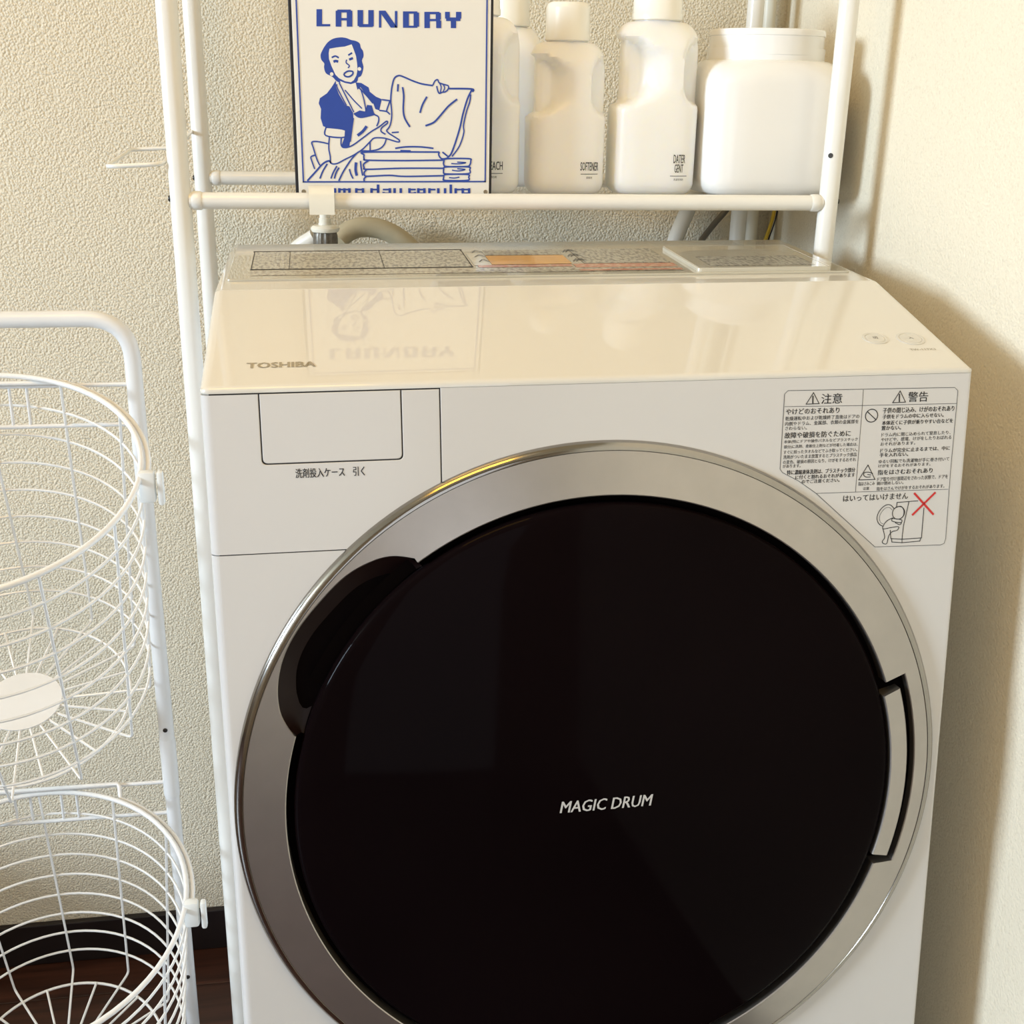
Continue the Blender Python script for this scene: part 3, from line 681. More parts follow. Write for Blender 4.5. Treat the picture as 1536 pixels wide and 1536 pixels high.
# rear lid lying on the flat part behind the crease
LB0, LB1 = -.462, -.279
def lid_slab(name, x0, x1, y0, y1, th, m, parent, r=.004):
    bm = prism_bm(rounded([(x0, y0), (x1, y0), (x1, y1), (x0, y1)], [r] * 4, 4), th - .0001, th)
    bmesh.ops.recalc_face_normals(bm, faces=bm.faces)
    bmesh.ops.bevel(bm, geom=[e for e in bm.edges if all(abs(v.co.z - th) < 1e-6 for v in e.verts)], offset=min(.0007, th * .45), segments=2, profile=.5, affect='EDGES')
    for v in bm.verts:
        v.co = TP(v.co.x, v.co.y, v.co.z)
    return from_bm(name, bm, m, parent, True, math.radians(30), .0003)
lid = lid_slab('rear_lid', -.2905, .2890, LB0, LB1, .0020, M['lid'], WM)
cov = lid_slab('filter_cover', .1400, .2720, -.4560, -.3330, .0052, M['lid_clear'], WM)
f = Flat()
f.stroke(rounded([(.1412, -.334), (.1412, -.4548), (.2708, -.4548), (.2708, -.334)], [.003] * 4), .0016, 0, False, True)
f.build('cover_highlight', M['lid_highlight'], cov, lambda a, b, h: TP(a, b, .00535))  # highlight on the cover's rim, painted as a pale flat line
def sheet(name, x0, x1, y0, y1, m, h, parent=lid):
    return raw(name, [TP(x0, y0, h), TP(x1, y0, h), TP(x1, y1, h), TP(x0, y1, h)], [(0, 1, 2, 3)], m, parent)
sheet('instruction_print', -.2710, -.0680, -.4180, -.3240, M['print_grey'], .00225)
f = Flat()
f.sharp([(-.2712, -.4185), (-.0678, -.4185), (-.0678, -.3235), (-.2712, -.3235)], .0009, 0, True)
f.sharp([(-.2712, -.3235), (-.0678, -.3235)], .0030)
f.sharp([(-.2712, -.4185), (-.0678, -.4185)], .0022)
f.sharp([(-.2370, -.4185), (-.2370, -.3235)], .0006)
f.sharp([(-.1500, -.4185), (-.1500, -.3235)], .0006)
f.build('instruction_frame', M['black'], lid, lambda a, b, h: TP(a, b, .0024))
sheet('instruction_print', -.2710, .1300, -.4480, -.4240, M['print_tan'], .00225)
sheet('white_label', -.0650, -.0480, -.4120, -.3450, M['sticker'], .00225)
sheet('orange_label', -.0478, .0300, -.4085, -.3610, M['orange'], .0024)
sheet('instruction_print', -.0478, .0300, -.3590, -.3300, M['print_tan'], .0024)
sheet('red_print', -.0620, .0280, -.4230, -.4110, M['print_red'], .0024)
sheet('instruction_print', .0420, .1280, -.4080, -.3280, M['print_grey'], .0024)
sheet('red_print', .0300, .1290, -.4290, -.4100, M['print_red'], .0024)
sheet('red_print', .0300, .1290, -.4460, -.4380, M['print_red'], .0025)
f = Flat()
for y in (-.342, -.368, -.394):
    for a, b in (((-.059, y), (-.0535, y + .012)), ((-.0535, y + .012), (-.048, y))):
        f.stroke([(a[0] + (.0 if y > -.38 else .001), a[1]), b], .0012, 0, False)
    for dxo in (.093, .096):
        f.stroke([(-.059 + dxo, y), (-.0535 + dxo, y + .012)], .0012, 0, False)
        f.stroke([(-.0535 + dxo, y + .012), (-.048 + dxo, y)], .0012, 0, False)
f.build('warning_marks', M['grey_ink'], lid, lambda a, b, h: TP(a, b, .0026))['kind'] = 'stuff'
sheet('cover_print', .1560, .2600, -.4460, -.3960, M['print_grey'], .0054, cov)
# brand lettering, buttons
f = Flat()
for off in (-.00035, 0, .00035):
    f.text('TOSHIBA', -.2420 + off, -.6430, .0505, .0088, (off + .00035) * .05)
f.build('brand_lettering', M['soft_ink'], WM, lambda a, b, h: TP(a, b, .0003 + h))
for bx, by, br in ((.2420, -.6215, .0108), (.2725, -.6235, .0120)):
    A = Matrix.Rotation(math.atan(s1), 3, 'X')
    o = lathe('button', [(br, -.001), (br, .0004), (br - .0008, .0007), (br - .002, .0007), (br - .0026, .0002), (br - .0032, .0007), (.0001, .0008)], M['btn'], WM, 32, TP(bx, by), A)
    f = Flat()
    f.text('入' if br > .0115 else '切', bx, by, .0042, .0042)
    f.build('button_mark', M['grey_ink'], o, lambda a, b, h: TP(a, b, .0010))
f = Flat()
f.text('TW-117X3', .2735, -.6440, .0225, .0036)
f.build('model_lettering', M['soft_ink'], WM, lambda a, b, h: TP(a, b, .0003))

# --- door
CU, CS = -.0015, .3420
door = None
def polar(u, s): return math.atan2(s - CS, u - CU), math.hypot(u - CU, s - CS)
def DP(th, r, d): return FP(CU + r * math.cos(th), CS + r * math.sin(th), d)   # th clockwise from the right
R_OUT, R_IN = .2868, .2537
pk = [(-.1499, .1279), (-.1657, .1260), (-.1807, .1294), (-.2008, .1402), (-.2212, .1598), (-.2394, .1823), (-.2503, .2027), (-.2553, .2237), (-.2548, .2426), (-.2504, .2539), (-.2453, .2614)]
pkp = sorted([(t % (2 * math.pi), r * 1.0135) for t, r in (polar(u + .0028, s + .0060) for u, s in pk)])
pkp = [(v.x, v.y) for v in catmull([(a, r, 0) for a, r in pkp], 5)]
P_LO, P_HI = pkp[0][0], pkp[-1][0]
def pocket_r(t):
    for (a, ra), (b, rb) in zip(pkp[:-1], pkp[1:]):
        if a <= t <= b:
            k = (t - a) / (b - a)
            return ra + (rb - ra) * k
    return R_IN
H_LO, H_HI, H_R = math.radians(-19.4), math.radians(19.0), .2731
def r_in(t):
    t = t % (2 * math.pi)
    if P_LO < t < P_HI:
        return max(R_IN, min(.2850, pocket_r(t)))
    ts = t if t < math.pi else t - 2 * math.pi
    if H_LO <= ts <= H_HI:
        return H_R
    return R_IN
angs = [2 * math.pi * k / 360 for k in range(360)]
angs += [H_LO % (2 * math.pi), (H_LO - 1e-4) % (2 * math.pi), H_HI, H_HI + 1e-4, P_LO, P_HI] + [a for a, _ in pkp]
angs = sorted(set(round(a, 6) for a in angs))
def cone_d(r): return .0062 + (R_OUT - r) / (R_OUT - R_IN) * .0088
V, Fc = [], []
for t in angs:
    ri = r_in(t)
    rs = [(R_OUT, .001), (R_OUT, cone_d(R_OUT))] + [(R_OUT + (ri + .0008 - R_OUT) * k, None) for k in (.33, .66, 1)]
    row = [(r, cone_d(r) if d is None else d) for r, d in rs] + [(ri, cone_d(ri) - .0008), (ri, .0015)]
    V += [DP(t, r, d) for r, d in row]
R_ = 7
for i in range(len(angs)):
    j = (i + 1) % len(angs)
    for k in range(R_ - 1):
        Fc.append((i * R_ + k, j * R_ + k, j * R_ + k + 1, i * R_ + k + 1))
door = raw('door', V, Fc, M['silver'], WM, True, math.radians(30))
door['label'] = 'round door with a satin silver ring and dark glass'
def ring_lathe(name, prof, m, parent, seg=180, auto=30):
    V, Fc = [], []
    n = len(prof)
    for k in range(seg):
        t = 2 * math.pi * k / seg
        V += [DP(t, r, d) for r, d in prof]
    for k in range(seg):
        l = (k + 1) % seg
        for i in range(n - 1):
            Fc.append((k * n + i, l * n + i, l * n + i + 1, k * n + i + 1))
    if prof[-1][0] < 1e-5:
        pass
    return raw(name, V, Fc, m, parent, True, math.radians(auto))
ring_lathe('chrome_trim', [(.2942, .0), (.2940, .0015), (.2930, .0036), (.2912, .0054), (.2892, .0064), (.2874, .0066), (.2869, .0058), (.2869, .001)], M['chrome'], door)
ring_lathe('door_gasket', [(.2868, .0016), (.2500, .0016), (.20, .0016)], M['gap'], door)
ring_lathe('door_glass', [(.2450, .0016), (.2478, .0050), (.2478, .0105), (.2468, .0132), (.2446, .0150), (.2416, .0160), (.2300, .0182), (.20, .0222), (.15, .0270), (.10, .0300), (.05, .0317), (.00001, .0322)], M['glass'], door, 240, 80)
# finger pocket
V, Fc = [], []
ta = [P_LO + (P_HI - P_LO) * k / 60 for k in range(61)]
for t in ta:
    ro = r_in(t)
    for k in range(9):
        q = k / 8
        r = ro + (.2480 - ro) * q
        V.append(DP(t, r, cone_d(ro) - .0008 - .0075 * math.sin(q * math.pi * .62) ))
for i in range(60):
    for k in range(8):
        Fc.append((i * 9 + k, (i + 1) * 9 + k, (i + 1) * 9 + k + 1, i * 9 + k + 1))
raw('finger_pocket', V, Fc, M['pocket'], door, True)
V, Fc = [], []
sa = [math.radians(207) + math.radians(27) * k / 24 for k in range(25)]
for t in sa:
    V += [DP(t, .2490, .0078), DP(t, .2595, .0095)]
for i in range(24):
    Fc.append((2 * i, 2 * i + 1, 2 * i + 3, 2 * i + 2))
raw('finger_slot', V, Fc, M['gap'], door, True)
# hinge cover: silver block in the notch on the right
bm = bmesh.new()
hs = [math.radians(-16.9) + math.radians(33.9) * k / 24 for k in range(25)]
rows = []
for t in hs:
    rows.append([bm.verts.new(DP(t, r, d)) for r, d in ((.2486, .002), (.2486, .0156), (.2494, .0164), (.2646, .0128), (.2654, .0120), (.2654, .002))])
for a, b in zip(rows[:-1], rows[1:]):
    for k in range(5):
        bm.faces.new([a[k], b[k], b[k + 1], a[k + 1]])
bm.faces.new(rows[0]); bm.faces.new(rows[-1][::-1])
from_bm('hinge_cover', bm, M['silver'], door, True, math.radians(30))
f = Flat()
for off in (-.0002, 0, .0002):
    f.text('MAGIC DRUM', -.0028 + off, -.3368, .0762, .0100, (off + .0002) * .1, 0, .22)
def glass_d(u, s):
    r = math.hypot(u - CU, s - CS)
    return .0322 - .0006 * (r / .05) ** 2 + .0007
f.build('door_lettering', M['silver_txt'], door, lambda a, b, h: FP(a, -b, glass_d(a, -b) + h))

# --- warning label on the front, upper right
LO = [(p[0] / 1000, -p[1] / 1000) for p in LABEL_LINES['outline']]
o = raw('warning_label', [FP(a, -b, .00015) for a, b in LO], [tuple(range(len(LO)))], M['appl'], WM)
L = lambda k: [(p[0] / 1000, -p[1] / 1000) for p in LABEL_LINES[k]]
f = Flat()
f.stroke(LO, .00045, 0, False, True)
for k in ('h1', 'v1', 'h2'):
    f.stroke(L(k), .00040, 0, False)
f.build('label_frame', M['grey_ink'], o, lambda a, b, h: FP(a, -b, .00030))
f = Flat()
for s, cu, cs, w, h, b in LABEL_TEXT:
    for q, off in enumerate((-.00009, .00009) if b else (0, .00005)):
        f.text(s, cu / 1000 + off, -cs / 1000 - off * .3, w / 1000, h / 1000, q * .00002)
f.build('label_lettering', M['black'], o, lambda a, b, h: FP(a, -b, .00032 + h))
f = Flat()
for k in ('tri1', 'tri2', 'tri3'):
    f.sharp(L(k), .0006, 0, True)
for k, w in (('ex1', .0010), ('ex1d', .0010), ('ex2', .0010), ('ex2d', .0010), ('nol', .0007), ('base2', .0005)):
    f.sharp(L(k), w)
def circ_pts(k):
    c, e = L(k); r = math.hypot(e[0] - c[0], e[1] - c[1])
    return [(c[0] + r * math.cos(2 * math.pi * q / 24), c[1] + r * math.sin(2 * math.pi * q / 24)) for q in range(24)]
f.stroke(circ_pts('noc'), .0007, 0, False, True)
f.stroke(circ_pts('head'), .0006, 0, False, True)
for k in ('mach', 'mach2', 'mach3', 'base'):
    f.sharp(L(k), .0006)
for k in ('hand', 'hand2', 'door', 'door2', 'hat', 'body', 'arm', 'arm2'):
    f.stroke(L(k), .0006 if k != 'door2' else .0003)
f.build('label_symbols', M['black'], o, lambda a, b, h: FP(a, -b, .00036))['kind'] = 'stuff'
f = Flat()
f.sharp(L('x1'), .0017); f.sharp(L('x2'), .0017)
f.build('red_cross', M['red'], o, lambda a, b, h: FP(a, -b, .00040))

# ================================================================ rack over the machine
XP, YA, YB, ZSH = .3288, -.326, -.06, 1.1356
RK = empty('laundry_rack', (0, -.19, 0))
tag(RK, 'tall white tubular steel rack straddling the washing machine, holding bottles and sign', 'rack')
def RP(x, y, z): return Vector((x, y + .19, z))
for x in (-XP, XP):
    for y in (YA, YB):
        tube('post', [RP(x, y, 0), RP(x, y, .6), RP(x, y, 1.2), RP(x, y, 1.75)], .0100, M['rack'], RK, 20)
for y, r, z_ in ((YA, .0079, ZSH - .0018), (YB, .0078, ZSH)):
    for z in (z_, 1.70):
        b = tube('cross_bar', [RP(-XP + .008, y, z), RP(0, y, z), RP(XP - .008, y, z)], r, M['rack'], RK, 20)
        for sx in (-1, 1):
            tube('end_collar', [RP(sx * (XP - .009), y, z), RP(sx * (XP - .012), y, z), RP(sx * (XP - .0185), y, z), RP(sx * (XP - .0200), y, z)], r, M['rack'], b, 20, radii=[r * .9, r * 1.13, r * 1.13, r * 1.04])
for x, y in ((-XP, YA), (-XP, YB), (XP, YA)):
    sx = -1 if x < 0 else 1
    lathe('screw', [(.0001, .0024), (.0026, .0018), (.0034, .0006), (.0034, -.004)], M['screw'], RK, 14, RP(x + sx * .0095, y, ZSH), Matrix.Rotation(sx * math.pi / 2, 3, 'Y'))
hd = Vector((-.62, -.78, 0)).normalized()
lathe('screw_hole', [(.0001, .0006), (.0024, .0006), (.0026, .0002), (.0026, -.003)], M['screw'], RK, 14, RP(XP, YA, 1.1818) + hd * .0098, hd.to_track_quat('Z', 'Y').to_matrix())
from_bm('shelf_sheet', box_bm(-.205, XP - .012, YA + .19 + .006, YB + .19 - .004, ZSH - .0035, ZSH + .0004, .0008, 1), M['shelf'], RK)
# wire side hanger on the left posts
hp = [RP(-.3378, -.062, 1.1872), RP(-.3420, -.335, 1.1680), RP(-.3930, -.335, 1.1650), RP(-.4000, -.110, 1.1690), RP(-.3400, -.110, 1.1720)]
tube('side_hanger', fillet(hp, .012, 5), .0021, M['rack'], RK, 10)

# white plastic hook strap over the front bar
sp = []
for k in range(15):
    a = math.radians(-50 + 250 * k / 14)
    sp.append((YA + -math.cos(a) * .0112, ZSH + math.sin(a) * .0112))
sp = [(YA - .0110, ZSH - .0120), (YA - .0113, ZSH - .004), (YA - .0113, ZSH + .004), (YA - .0085, ZSH + .0085), (YA - .003, ZSH + .0113), (YA + .003, ZSH + .0113), (YA + .0085, ZSH + .0080), (YA + .0110, ZSH)]
V, Fc = [], []
for x in (-.2074, -.1832):
    for q, (y, z) in enumerate(sp):
        c = Vector((0, YA, ZSH)); v = Vector((0, y, z)) - c
        V += [Vector((x, y, z)), Vector((x, *(c + v * 1.14).yz))]
n = len(sp) * 2
for q in range(len(sp) - 1):
    i, j = 2 * q, 2 * q + 2
    Fc += [(i, j, n + j, n + i), (i + 1, n + i + 1, n + j + 1, j + 1), (i, i + 1, j + 1, j), (n + i, n + j, n + j + 1, n + i + 1)]
Fc += [(0, n, n + 1, 1), (n - 2, n - 1, 2 * n - 1, 2 * n - 2)]
o = raw('hook_strap', V, Fc, M['white_pl'], None, True, math.radians(35))
tag(o, 'flat white plastic strap hooked over the front bar below the sign', 'hook')

# ================================================================ tin sign
SX, SZ, SY = -.1225, 1.1365, -.3062
ZB = 1.13
sg = empty('laundry_sign', (SX, SY + .003, SZ))
tag(sg, 'cream tin sign with blue woman folding towels and the word LAUNDRY', 'sign')
def SP(a, b, h): return Vector((a, -.0030 - h, b + ZB - SZ))
s_x0, s_x1, s_z0, s_z1 = -.0975, .0978, .0065, .2030
from_bm('sign_plate', box_bm(s_x0, s_x1, -.0022, .0022, s_z0 + ZB - SZ, s_z1 + ZB - SZ, .0006, 1), M['sign_edge'], sg)
from_bm('sign_face', box_bm(s_x0 + .0031, s_x1 - .0026, -.0029, -.0021, s_z0 + ZB - SZ + .001, s_z1 + ZB - SZ - .0024, .0003, 1), M['sign_face'], sg)
mmv = lambda P: [(p[0] / 1000, p[1] / 1000) for p in P]
f = Flat()
for k, P in SIGN_FILLS.items():
    f.fill(mmv(P), .00005, k in ('hair',))
pr = f.build('blue_figure_print', M['blue'], sg, SP)
f = Flat()
for k, P in SIGN_WHITE.items():
    f.fill(mmv(P), .00012)
f.fill(mmv([p for p in SIGN_STROKES[20][1][:4]]), .00012)
for p in SIGN_DOTS:
    f.dot((p[0] / 1000, p[1] / 1000), .0017, .00016)
f.build('cream_figure_print', M['sign_face'], sg, SP)
f = Flat()
for _k, (w, P) in enumerate(SIGN_STROKES):
    P = mmv(P)
    if len(P) == 4 and abs(P[0][0] - P[1][0]) < .02 and P[0][1] - P[1][1] > .15:
        P = [(P[1][0], s_z1 - .006), P[1], P[2], (P[2][0], s_z1 - .006)]
        f.sharp(P, .0014, .0004, True)
    else:
        f.stroke(P, w * 1.2 / 1000, .0002 + .00002 * (_k % 9))
f.build('blue_line_print', M['blue'], sg, SP)
f = Flat()
for k, P in enumerate(SIGN_TITLE):
    f.fill(mmv(P), .0002 + .00002 * (k % 7))
f.build('title_lettering', M['blue'], sg, SP)
f = Flat()
for k, (w, P) in enumerate(SIGN_TAGLINE):
    f.sharp(mmv(P), w * 1.35 / 1000, .0002 + .00002 * (k % 9))
f.build('tagline_lettering', M['blue'], sg, SP)
for p in SIGN_HOLES:
    lathe('eyelet', [(.0021, -.0002), (.0021, .0002), (.0014, .0004), (.0012, .0001), (.0001, .0001)], M['hole'], sg, 16, SP(p[0] / 1000, p[1] / 1000, 0), Matrix.Rotation(math.pi / 2, 3, 'X'))

# ================================================================ bottles and jar
SHZ = ZSH + .0004
def sup(a, n):
    c, s = math.cos(a), math.sin(a)
    return math.copysign(abs(c) ** (2 / n), c), math.copysign(abs(s) ** (2 / n), s)

def bottle(name, label, cx, cy, w, d, hb, nr, caph, capr, m, mcap, rz=0.0, dents=True, text=None, sub=None, tpos=(.28, .036)):
    """w, d footprint, hb height to the shoulder top, nr neck radius"""
    e = empty(name, (cx, cy, SHZ), (0, 0, rz))
    tag(e, label, 'bottle', 'refill bottles on the shelf')
    SEG, a, b = 80, w / 2, d / 2
    prof = [(0.0, .55), (0.0, .86), (.004, .955), (.010, 1.0)]
    zs_ = [.010 + (hb - .030 - .010) * k / 40 for k in range(1, 41)]
    prof += [(z, 1.0) for z in zs_]
    zsh = hb - .030
    for k in range(1, 13):
        q = k / 12 * math.pi / 2
        fr = nr / a
        prof.append((zsh + .030 * math.sin(q), fr + (1 - fr) * math.cos(q) ** .75))
    prof.append((hb + .006, nr / a))
    V, Fc = [], []
    z0, z1 = hb * .52, hb * .915
    for i, (z, sc) in enumerate(prof):
        kk = 0 if z <= zsh else min(1, (z - zsh) / .030)
        nn = 4.2 * (1 - kk) + 2.0 * kk
        for q in range(SEG):
            ang = 2 * math.pi * q / SEG
            px, py = sup(ang, nn)
            ax = a * sc
            bx_ = b * sc * (1 - kk) + (nr if z >= hb else b * sc * (1 - kk) + nr * kk) * kk
            x, y = px * ax, py * bx_
            if dents and z0 - .02 < z < z1 + .01:
                u = x / a
                zc, hz = (z0 + z1) / 2, (z1 - z0) / 2
                vz = (z - zc) / hz
                for side, reach in ((-1, .78), (1, .46)):
                    uu = (u * side - 1.12) / (reach + .12)
                    rr = (abs(uu) ** 2.6 + abs(vz) ** 3.2) ** (1 / 2.8)
                    t = max(0.0, min(1.0, (1.06 - rr) / .20))
                    t = t * t * (3 - 2 * t)
                    # the outer column of the grip stays thick
                    edge = max(0.0, min(1.0, (.985 - abs(u)) / .10))
                    y *= 1 - .62 * t
                    if side < 0:
                        x *= 1 - .17 * t * max(0.0, min(1.0, (-u - .45) / .4))
            V.append(Vector((x, y, z)))
    n = len(prof)
    for i in range(n - 1):
        for q in range(SEG):
            l = (q + 1) % SEG
            Fc.append((i * SEG + q, i * SEG + l, (i + 1) * SEG + l, (i + 1) * SEG + q))
    Fc.append(tuple(range(SEG))[::-1])
    Fc.append(tuple((n - 1) * SEG + q for q in range(SEG)))
    raw('bottle_body', V, Fc, m, e, True, math.radians(60))
    zc = hb + .001
    lathe('cap', [(capr * .97, zc), (capr * 1.03, zc + .001), (capr * 1.03, zc + .006), (capr, zc + .0075), (capr * .985, zc + caph - .006), (capr * .94, zc + caph - .002), (capr * .84, zc + caph), (capr * .3, zc + caph + .0006), (.0001, zc + caph + .0006)], mcap, e, 40)
    def surf(x):
        return -b * max(0.0, 1 - abs(x / a) ** 4.2) ** (1 / 4.2) - .0004
    if text:
        f = Flat()
        tx, tz = tpos
        for k, (s, tw) in enumerate(text):
            for q, off in enumerate((-.00006, .00006)):
                f.text(s, tx * w + off, tz + (len(text) - 1 - k) * .0098, tw, .0086, q * .00003)
        f.stroke([(tx * w - .0095 + .0019 * q, tz - .0078) for q in range(11)], .0006, 0, False)
        f.text(sub, tx * w, tz - .0115, .0030 * len(sub) * .72, .0024)
        f.build('lettering', M['black'], e, lambda p, q, h: Vector((p, surf(p) - h, q)))
    return e
bottle('squeeze_bottle', 'cream bottle lettered SOFTENER, shortest on the shelf', .0645, -.2300, .0815, .062, .151, .0212, .037, .0232, M['bottle'], M['cap'], 0.0, True, [('SOFTENER', .0198)], '柔軟剤', (.27, .0285))
bottle('squeeze_bottle', 'white bottle lettered DATER GENT beside the wide jar', .1608, -.2280, .0910, .066, .173, .0240, .042, .0258, M['bottle_w'], M['cap'], 0.0, True, [('DATER', .0132), ('GENT', .0098)], '洗濯用洗剤', (.26, .0272))
bottle('squeeze_bottle', 'cream bottle with black lettering, partly hidden behind the sign', -.0330, -.2310, .0935, .060, .173, .0240, .042, .0258, M['bottle'], M['cap'], 0.0, True, [('BLEACH', .0190)], '漂白剤', (.182, .0285))
bottle('squeeze_bottle', 'cream bottle standing rearmost, behind the gap beside the sign', .0200, -.1300, .0700, .060, .168, .0190, .040, .0215, M['bottle'], M['cap'], 0.0, False)
# jar
JX, JY = .2905, -.2080
jr = empty('storage_jar', (JX, JY, SHZ))
tag(jr, 'wide squarish white plastic jar with a round screw lid', 'jar')
V, Fc = [], []
SEG, a, b = 80, .0798, .0760
jp = [(0, .70), (0, .86), (.003, .93), (.009, .975), (.016, .99), (.05, 1.0), (.10, 1.005), (.112, 1.0)]
for k in range(1, 11):
    q = k / 10 * math.pi / 2
    jp.append((.112 + .026 * math.sin(q), .80 + .20 * math.cos(q)))
jp.append((.150, .80))
for z, sc in jp:
    kk = 0 if z < .112 else min(1, (z - .112) / .026)
    nn = 5.2 * (1 - kk) + 2.0 * kk
    for q in range(SEG):
        px, py = sup(2 * math.pi * q / SEG, nn)
        V.append(Vector((px * a * sc, py * b * sc, z)))
n = len(jp)
for i in range(n - 1):
    for q in range(SEG):
        l = (q + 1) % SEG
        Fc.append((i * SEG + q, i * SEG + l, (i + 1) * SEG + l, (i + 1) * SEG + q))
Fc += [tuple(range(SEG))[::-1], tuple((n - 1) * SEG + q for q in range(SEG))]
raw('jar_body', V, Fc, M['jar'], jr, True, math.radians(60))
lathe('screw_lid', [(.0605, .1430), (.0615, .1434), (.0615, .1620), (.0623, .1626), (.0623, .1668), (.0613, .1686), (.0576, .1692), (.0001, .1692)], M['jar'], jr, 60)

# ================================================================ tap, hoses, cables behind the machine
tp = empty('washing_tap', (-.190, 0.0, 1.085))
tag(tp, 'white water tap with knurled grey nut behind the washing machine', 'tap')
TL = lambda x, y, z: Vector((x + .190, y, z - 1.085))
lathe('spout', [(.0062, .0090), (.0068, .0100), (.0068, .0190), (.0060, .0200), (.0060, .0300), (.0001, .0300)], M['white_pl'], tp, 24, TL(-.1905, -.120, 1.0770))
lathe('flange', [(.0080, .0), (.0150, .0010), (.0165, .0035), (.0165, .0055), (.0140, .0080), (.0075, .0090), (.0075, .0110)], M['white_pl'], tp, 28, TL(-.1905, -.120, 1.0800))
bm = bmesh.new()
for k in range(48):
    ang = 2 * math.pi * k / 48
    r = .0132 + (.0009 if k % 4 < 2 else 0)
    for z in (-.022, -.019, -.004, 0):
        rr = r * (.93 if z in (-.022, 0) else 1)
        bm.verts.new(TL(-.1905, -.120, 1.0802) + Vector((rr * math.cos(ang), rr * math.sin(ang), z)))
bm.verts.ensure_lookup_table()
for k in range(48):
    l = (k + 1) % 48
    for i in range(3):
        bm.faces.new([bm.verts[k * 4 + i], bm.verts[l * 4 + i], bm.verts[l * 4 + i + 1], bm.verts[k * 4 + i + 1]])
bm.faces.new([bm.verts[k * 4] for k in range(48)]); bm.faces.new([bm.verts[k * 4 + 3] for k in range(48)])
from_bm('knurled_nut', bm, M['nut'], tp, True, math.radians(25))
tube('tap_body', catmull([TL(-.1905, -.120, 1.056), TL(-.1905, -.110, 1.048), TL(-.1905, -.08, 1.045), TL(-.1905, -.02, 1.045), TL(-.1905, -.0005, 1.045)], 4), .0105, M['white_pl'], tp, 18)
o = tube('inlet_hose', catmull([(-.2030, -.106, 1.0740), (-.2090, -.104, 1.0700), (-.2180, -.100, 1.0640), (-.2320, -.093, 1.0500), (-.2420, -.082, 1.0200), (-.2450, -.075, .96), (-.2450, -.070, .70)], 6), .0085, M['hose_w'], None, 16)
tag(o, 'short white hose curving down left of the tap', 'hose')
o = tube('inlet_hose', catmull([(-.1740, -.050, 1.0620), (-.1660, -.046, 1.0700), (-.1500, -.042, 1.0765), (-.1300, -.040, 1.0765), (-.1100, -.040, 1.0700), (-.0900, -.041, 1.0560), (-.0700, -.044, 1.0320), (-.0550, -.048, .99), (-.0500, -.050, .70)], 6), .0120, M['hose'], None, 18)
tag(o, 'thick beige hose arching to the right of the tap', 'hose')
o = tube('drain_hose', catmull([(.3020, -.030, 1.190), (.2860, -.030, 1.140), (.2690, -.032, 1.0960), (.2560, -.036, 1.0650), (.2460, -.042, 1.030), (.2380, -.05, .96), (.2350, -.05, .70)], 6), .0100, M['hose_w'], None, 16)
tag(o, 'white hose slanting up the back wall left of the rear right post', 'hose')
o = tube('power_cable', catmull([(.3500, -.014, 1.130), (.3281, -.014, 1.0970), (.3110, -.015, 1.0770), (.2940, -.016, 1.0530), (.2800, -.020, 1.020), (.2700, -.030, .95), (.2680, -.040, .70)], 6), .0040, M['cable_g'], None, 12)
tag(o, 'dark grey cable slanting down the back wall', 'cable')
o = tube('earth_wire', catmull([(.3905, -.028, 1.135), (.3870, -.030, 1.0960), (.3830, -.031, 1.0770), (.3760, -.032, 1.0540), (.3680, -.034, 1.020), (.3600, -.036, .95), (.3580, -.040, .70)], 6), .0024, M['cable_y'], None, 10)
tag(o, 'thin yellow wire hanging in the wall corner', 'wire')
o = tube('earth_wire', catmull([(.3942, -.028, 1.135), (.3906, -.031, 1.0960), (.3866, -.032, 1.0770), (.3796, -.033, 1.0540), (.3716, -.035, 1.020), (.3636, -.037, .95), (.3620, -.042, .70)], 6), .0009, M['black'], None, 8)
tag(o, 'very thin black wire running beside the yellow one', 'wire')
o = tube('corner_pipe', [(.3630, -.0150, 0.0), (.3630, -.0150, .8), (.3630, -.0150, 1.6), (.3630, -.0150, ZC)], .0085, M['pipe'], None, 18)
tag(o, 'slim cream pipe rising vertically in the wall corner', 'pipe')

# ================================================================ laundry basket stand
BX, BY = -.544, -.247
XR_, XLF = -.3985, -.6895
ST_ = empty('basket_stand', (BX, BY, 0))
tag(ST_, 'white tubular stand with rounded top carrying two tilted wire baskets', 'stand')
def BP(x, y, z): return Vector((x - BX, y - BY, z))
ZT = 1.0065
loop = fillet([BP(XLF, BY, .50), BP(XLF, BY, ZT), BP(XR_, BY, ZT), BP(XR_, BY, .50)], .045, 9)
tube('upper_frame', loop, .0088, M['stand'], ST_, 18)
for x in (XLF, XR_):
    tube('lower_post', [BP(x, BY, .0), BP(x, BY, .43), BP(x, BY, .433)], .0084, M['stand'], ST_, 18)
    tube('post_joint', [BP(x, BY, .425), BP(x, BY, .430), BP(x, BY, .500), BP(x, BY, .505)], .0094, M['stand'], ST_, 18, radii=[.0088, .0096, .0096, .0090])
    lathe('foot', [(.0100, 0.0), (.0106, .002), (.0106, .016), (.0096, .018), (.0085, .018)], M['clip'], ST_, 18, BP(x, BY, 0))
for z in (.52, .16):
    lathe('screw', [(.0001, .0016), (.0022, .0012), (.0028, .0004), (.0028, -.003)], M['screw'], ST_, 12, BP(XR_, BY - .0088, z), Matrix.Rotation(math.pi / 2, 3, 'X'))
for z in (.936, .892, .445, .402):
    tube('cross_wire', [BP(XLF, BY, z), BP(BX, BY, z), BP(XR_, BY, z)], .0024, M['stand'], ST_, 10)
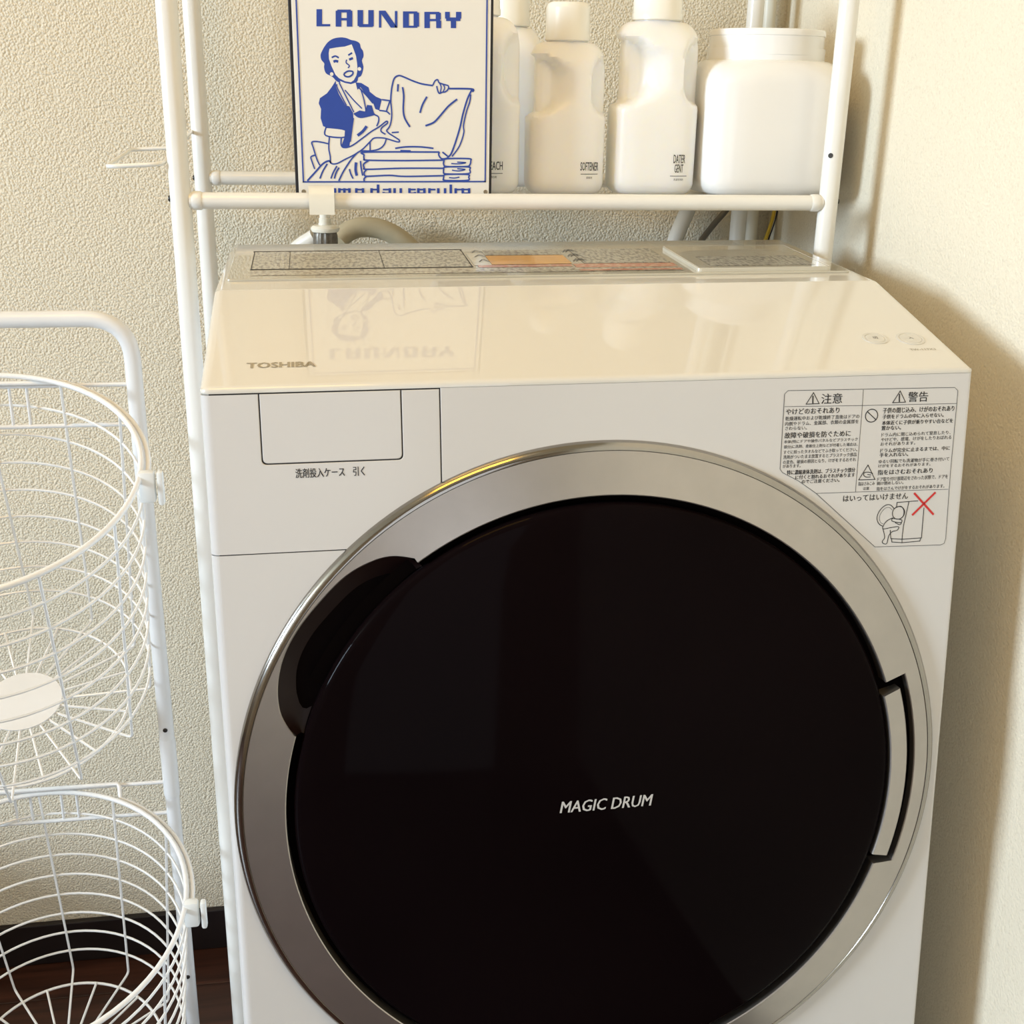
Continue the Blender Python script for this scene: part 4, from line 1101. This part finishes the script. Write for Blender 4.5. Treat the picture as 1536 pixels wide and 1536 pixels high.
for z0_, z1_ in ((.892, .936), (.402, .445)):
    for dx in (-.035, -.0175, .0175, .035):
        tube('tie_wire', [BP(BX + dx, BY, z0_), BP(BX + dx, BY, z1_)], .0016, M['stand'], ST_, 8)

def basket(name, label, c, tilt, R0, RC, RB, H):
    e = empty(name, c, (0, 0, 0))
    tag(e, label, 'basket', 'wire laundry baskets')
    X, Y = Vector((1, 0, 0)), Vector((0, -math.cos(tilt), -math.sin(tilt)))
    N = Vector((0, math.sin(tilt), -math.cos(tilt)))
    def ring(r, h, n=72): return [X * (r * math.cos(2 * math.pi * k / n)) + Y * (r * math.sin(2 * math.pi * k / n)) + N * h for k in range(n)]
    tube('rim', ring(R0, 0), .0030, M['wire'], e, 8, True)
    for k in range(1, 9):
        q = k / 9
        tube('hoop', ring((R0 + (RC - R0) * q) * 1.006, H * q), .0015, M['wire'], e, 6, True)
    tube('base_ring', ring(RB, H + .0012), .0017, M['wire'], e, 6, True)
    for k in range(12):
        a = math.radians(30 * k + 86)
        D = X * math.cos(a) + Y * math.sin(a)
        tube('rib', fillet([D * R0, D * RC + N * H, D * .030 + N * H], .006, 3), .0015, M['wire'], e, 6)
        a = math.radians(30 * k + 101)
        D = X * math.cos(a) + Y * math.sin(a)
        tube('spoke', [D * RB + N * H, D * .030 + N * H], .0015, M['wire'], e, 6)
    V = ring(.0415, H - .0025, 48) + ring(.0415, H - .0013, 48)
    Fc = [tuple(range(48)), tuple(range(95, 47, -1))] + [(k, (k + 1) % 48, 48 + (k + 1) % 48, 48 + k) for k in range(48)]
    raw('base_disc', V, Fc, M['disc'], e)
    return e, X, Y, N
CAMP = Vector((-.2063, -1.5345, 1.2430))
sc = .93
def near(v): return CAMP + (Vector(v) - CAMP) * sc
c1, c2 = near((-.5699, -.3175, .8609)), near((-.5643, -.3289, .3359))
for c, tilt, R0, nm in ((c1, .371, .1797 * sc, 'wire laundry basket, upper one on the stand, its white base disc in view'), (c2, .252, .1830 * sc, 'wire laundry basket, lower one hanging just above the dark floor')):
    RC = R0 * .82
    e, X, Y, N = basket('wire_basket', nm, c, tilt, R0, RC, R0 * .69, .351 * sc if tilt > .3 else .318 * sc)
    # support hoop of the stand, hooked on the cross wire, with clips
    zc = (.936 if tilt > .3 else .445) + .0042
    P = []
    for k in range(19):
        a = math.radians(4 - 66 * k / 18)
        P.append(c + X * ((R0 + .0065) * math.cos(a)) + Y * ((R0 + .0065) * math.sin(a)) + N * .003)
    jog = P[-1]
    P += [Vector((jog.x - .001, (jog.y + BY) / 2, zc - .002)), Vector((jog.x - .004, BY - .003, zc)), Vector((jog.x - .02, BY - .0042, zc))]
    P += [Vector((2 * c.x - p.x, p.y, p.z)) for p in reversed(P)]
    tube('support_hoop', [BP(*p) for p in P], .0026, M['wire'], ST_, 8)
    for sxx in (-1, 1):
        q = c + X * (sxx * (R0 + .006)) + Y * (.012) + N * .010
        bm = box_bm(-.008, .008, -.006, .006, -.016, .016, .0035, 2)
        for v in bm.verts:
            v.co = BP(*q) + v.co
        from_bm('clip', bm, M['clip'], ST_, True, math.radians(40))
        bm = box_bm(-.003, .003, -.005, .005, -.019, .015, .0024, 2)
        for v in bm.verts:
            v.co = BP(*(q + Vector((sxx * .013, -.002, .001)))) + v.co
        from_bm('clip', bm, M['clip'], ST_, True, math.radians(40))
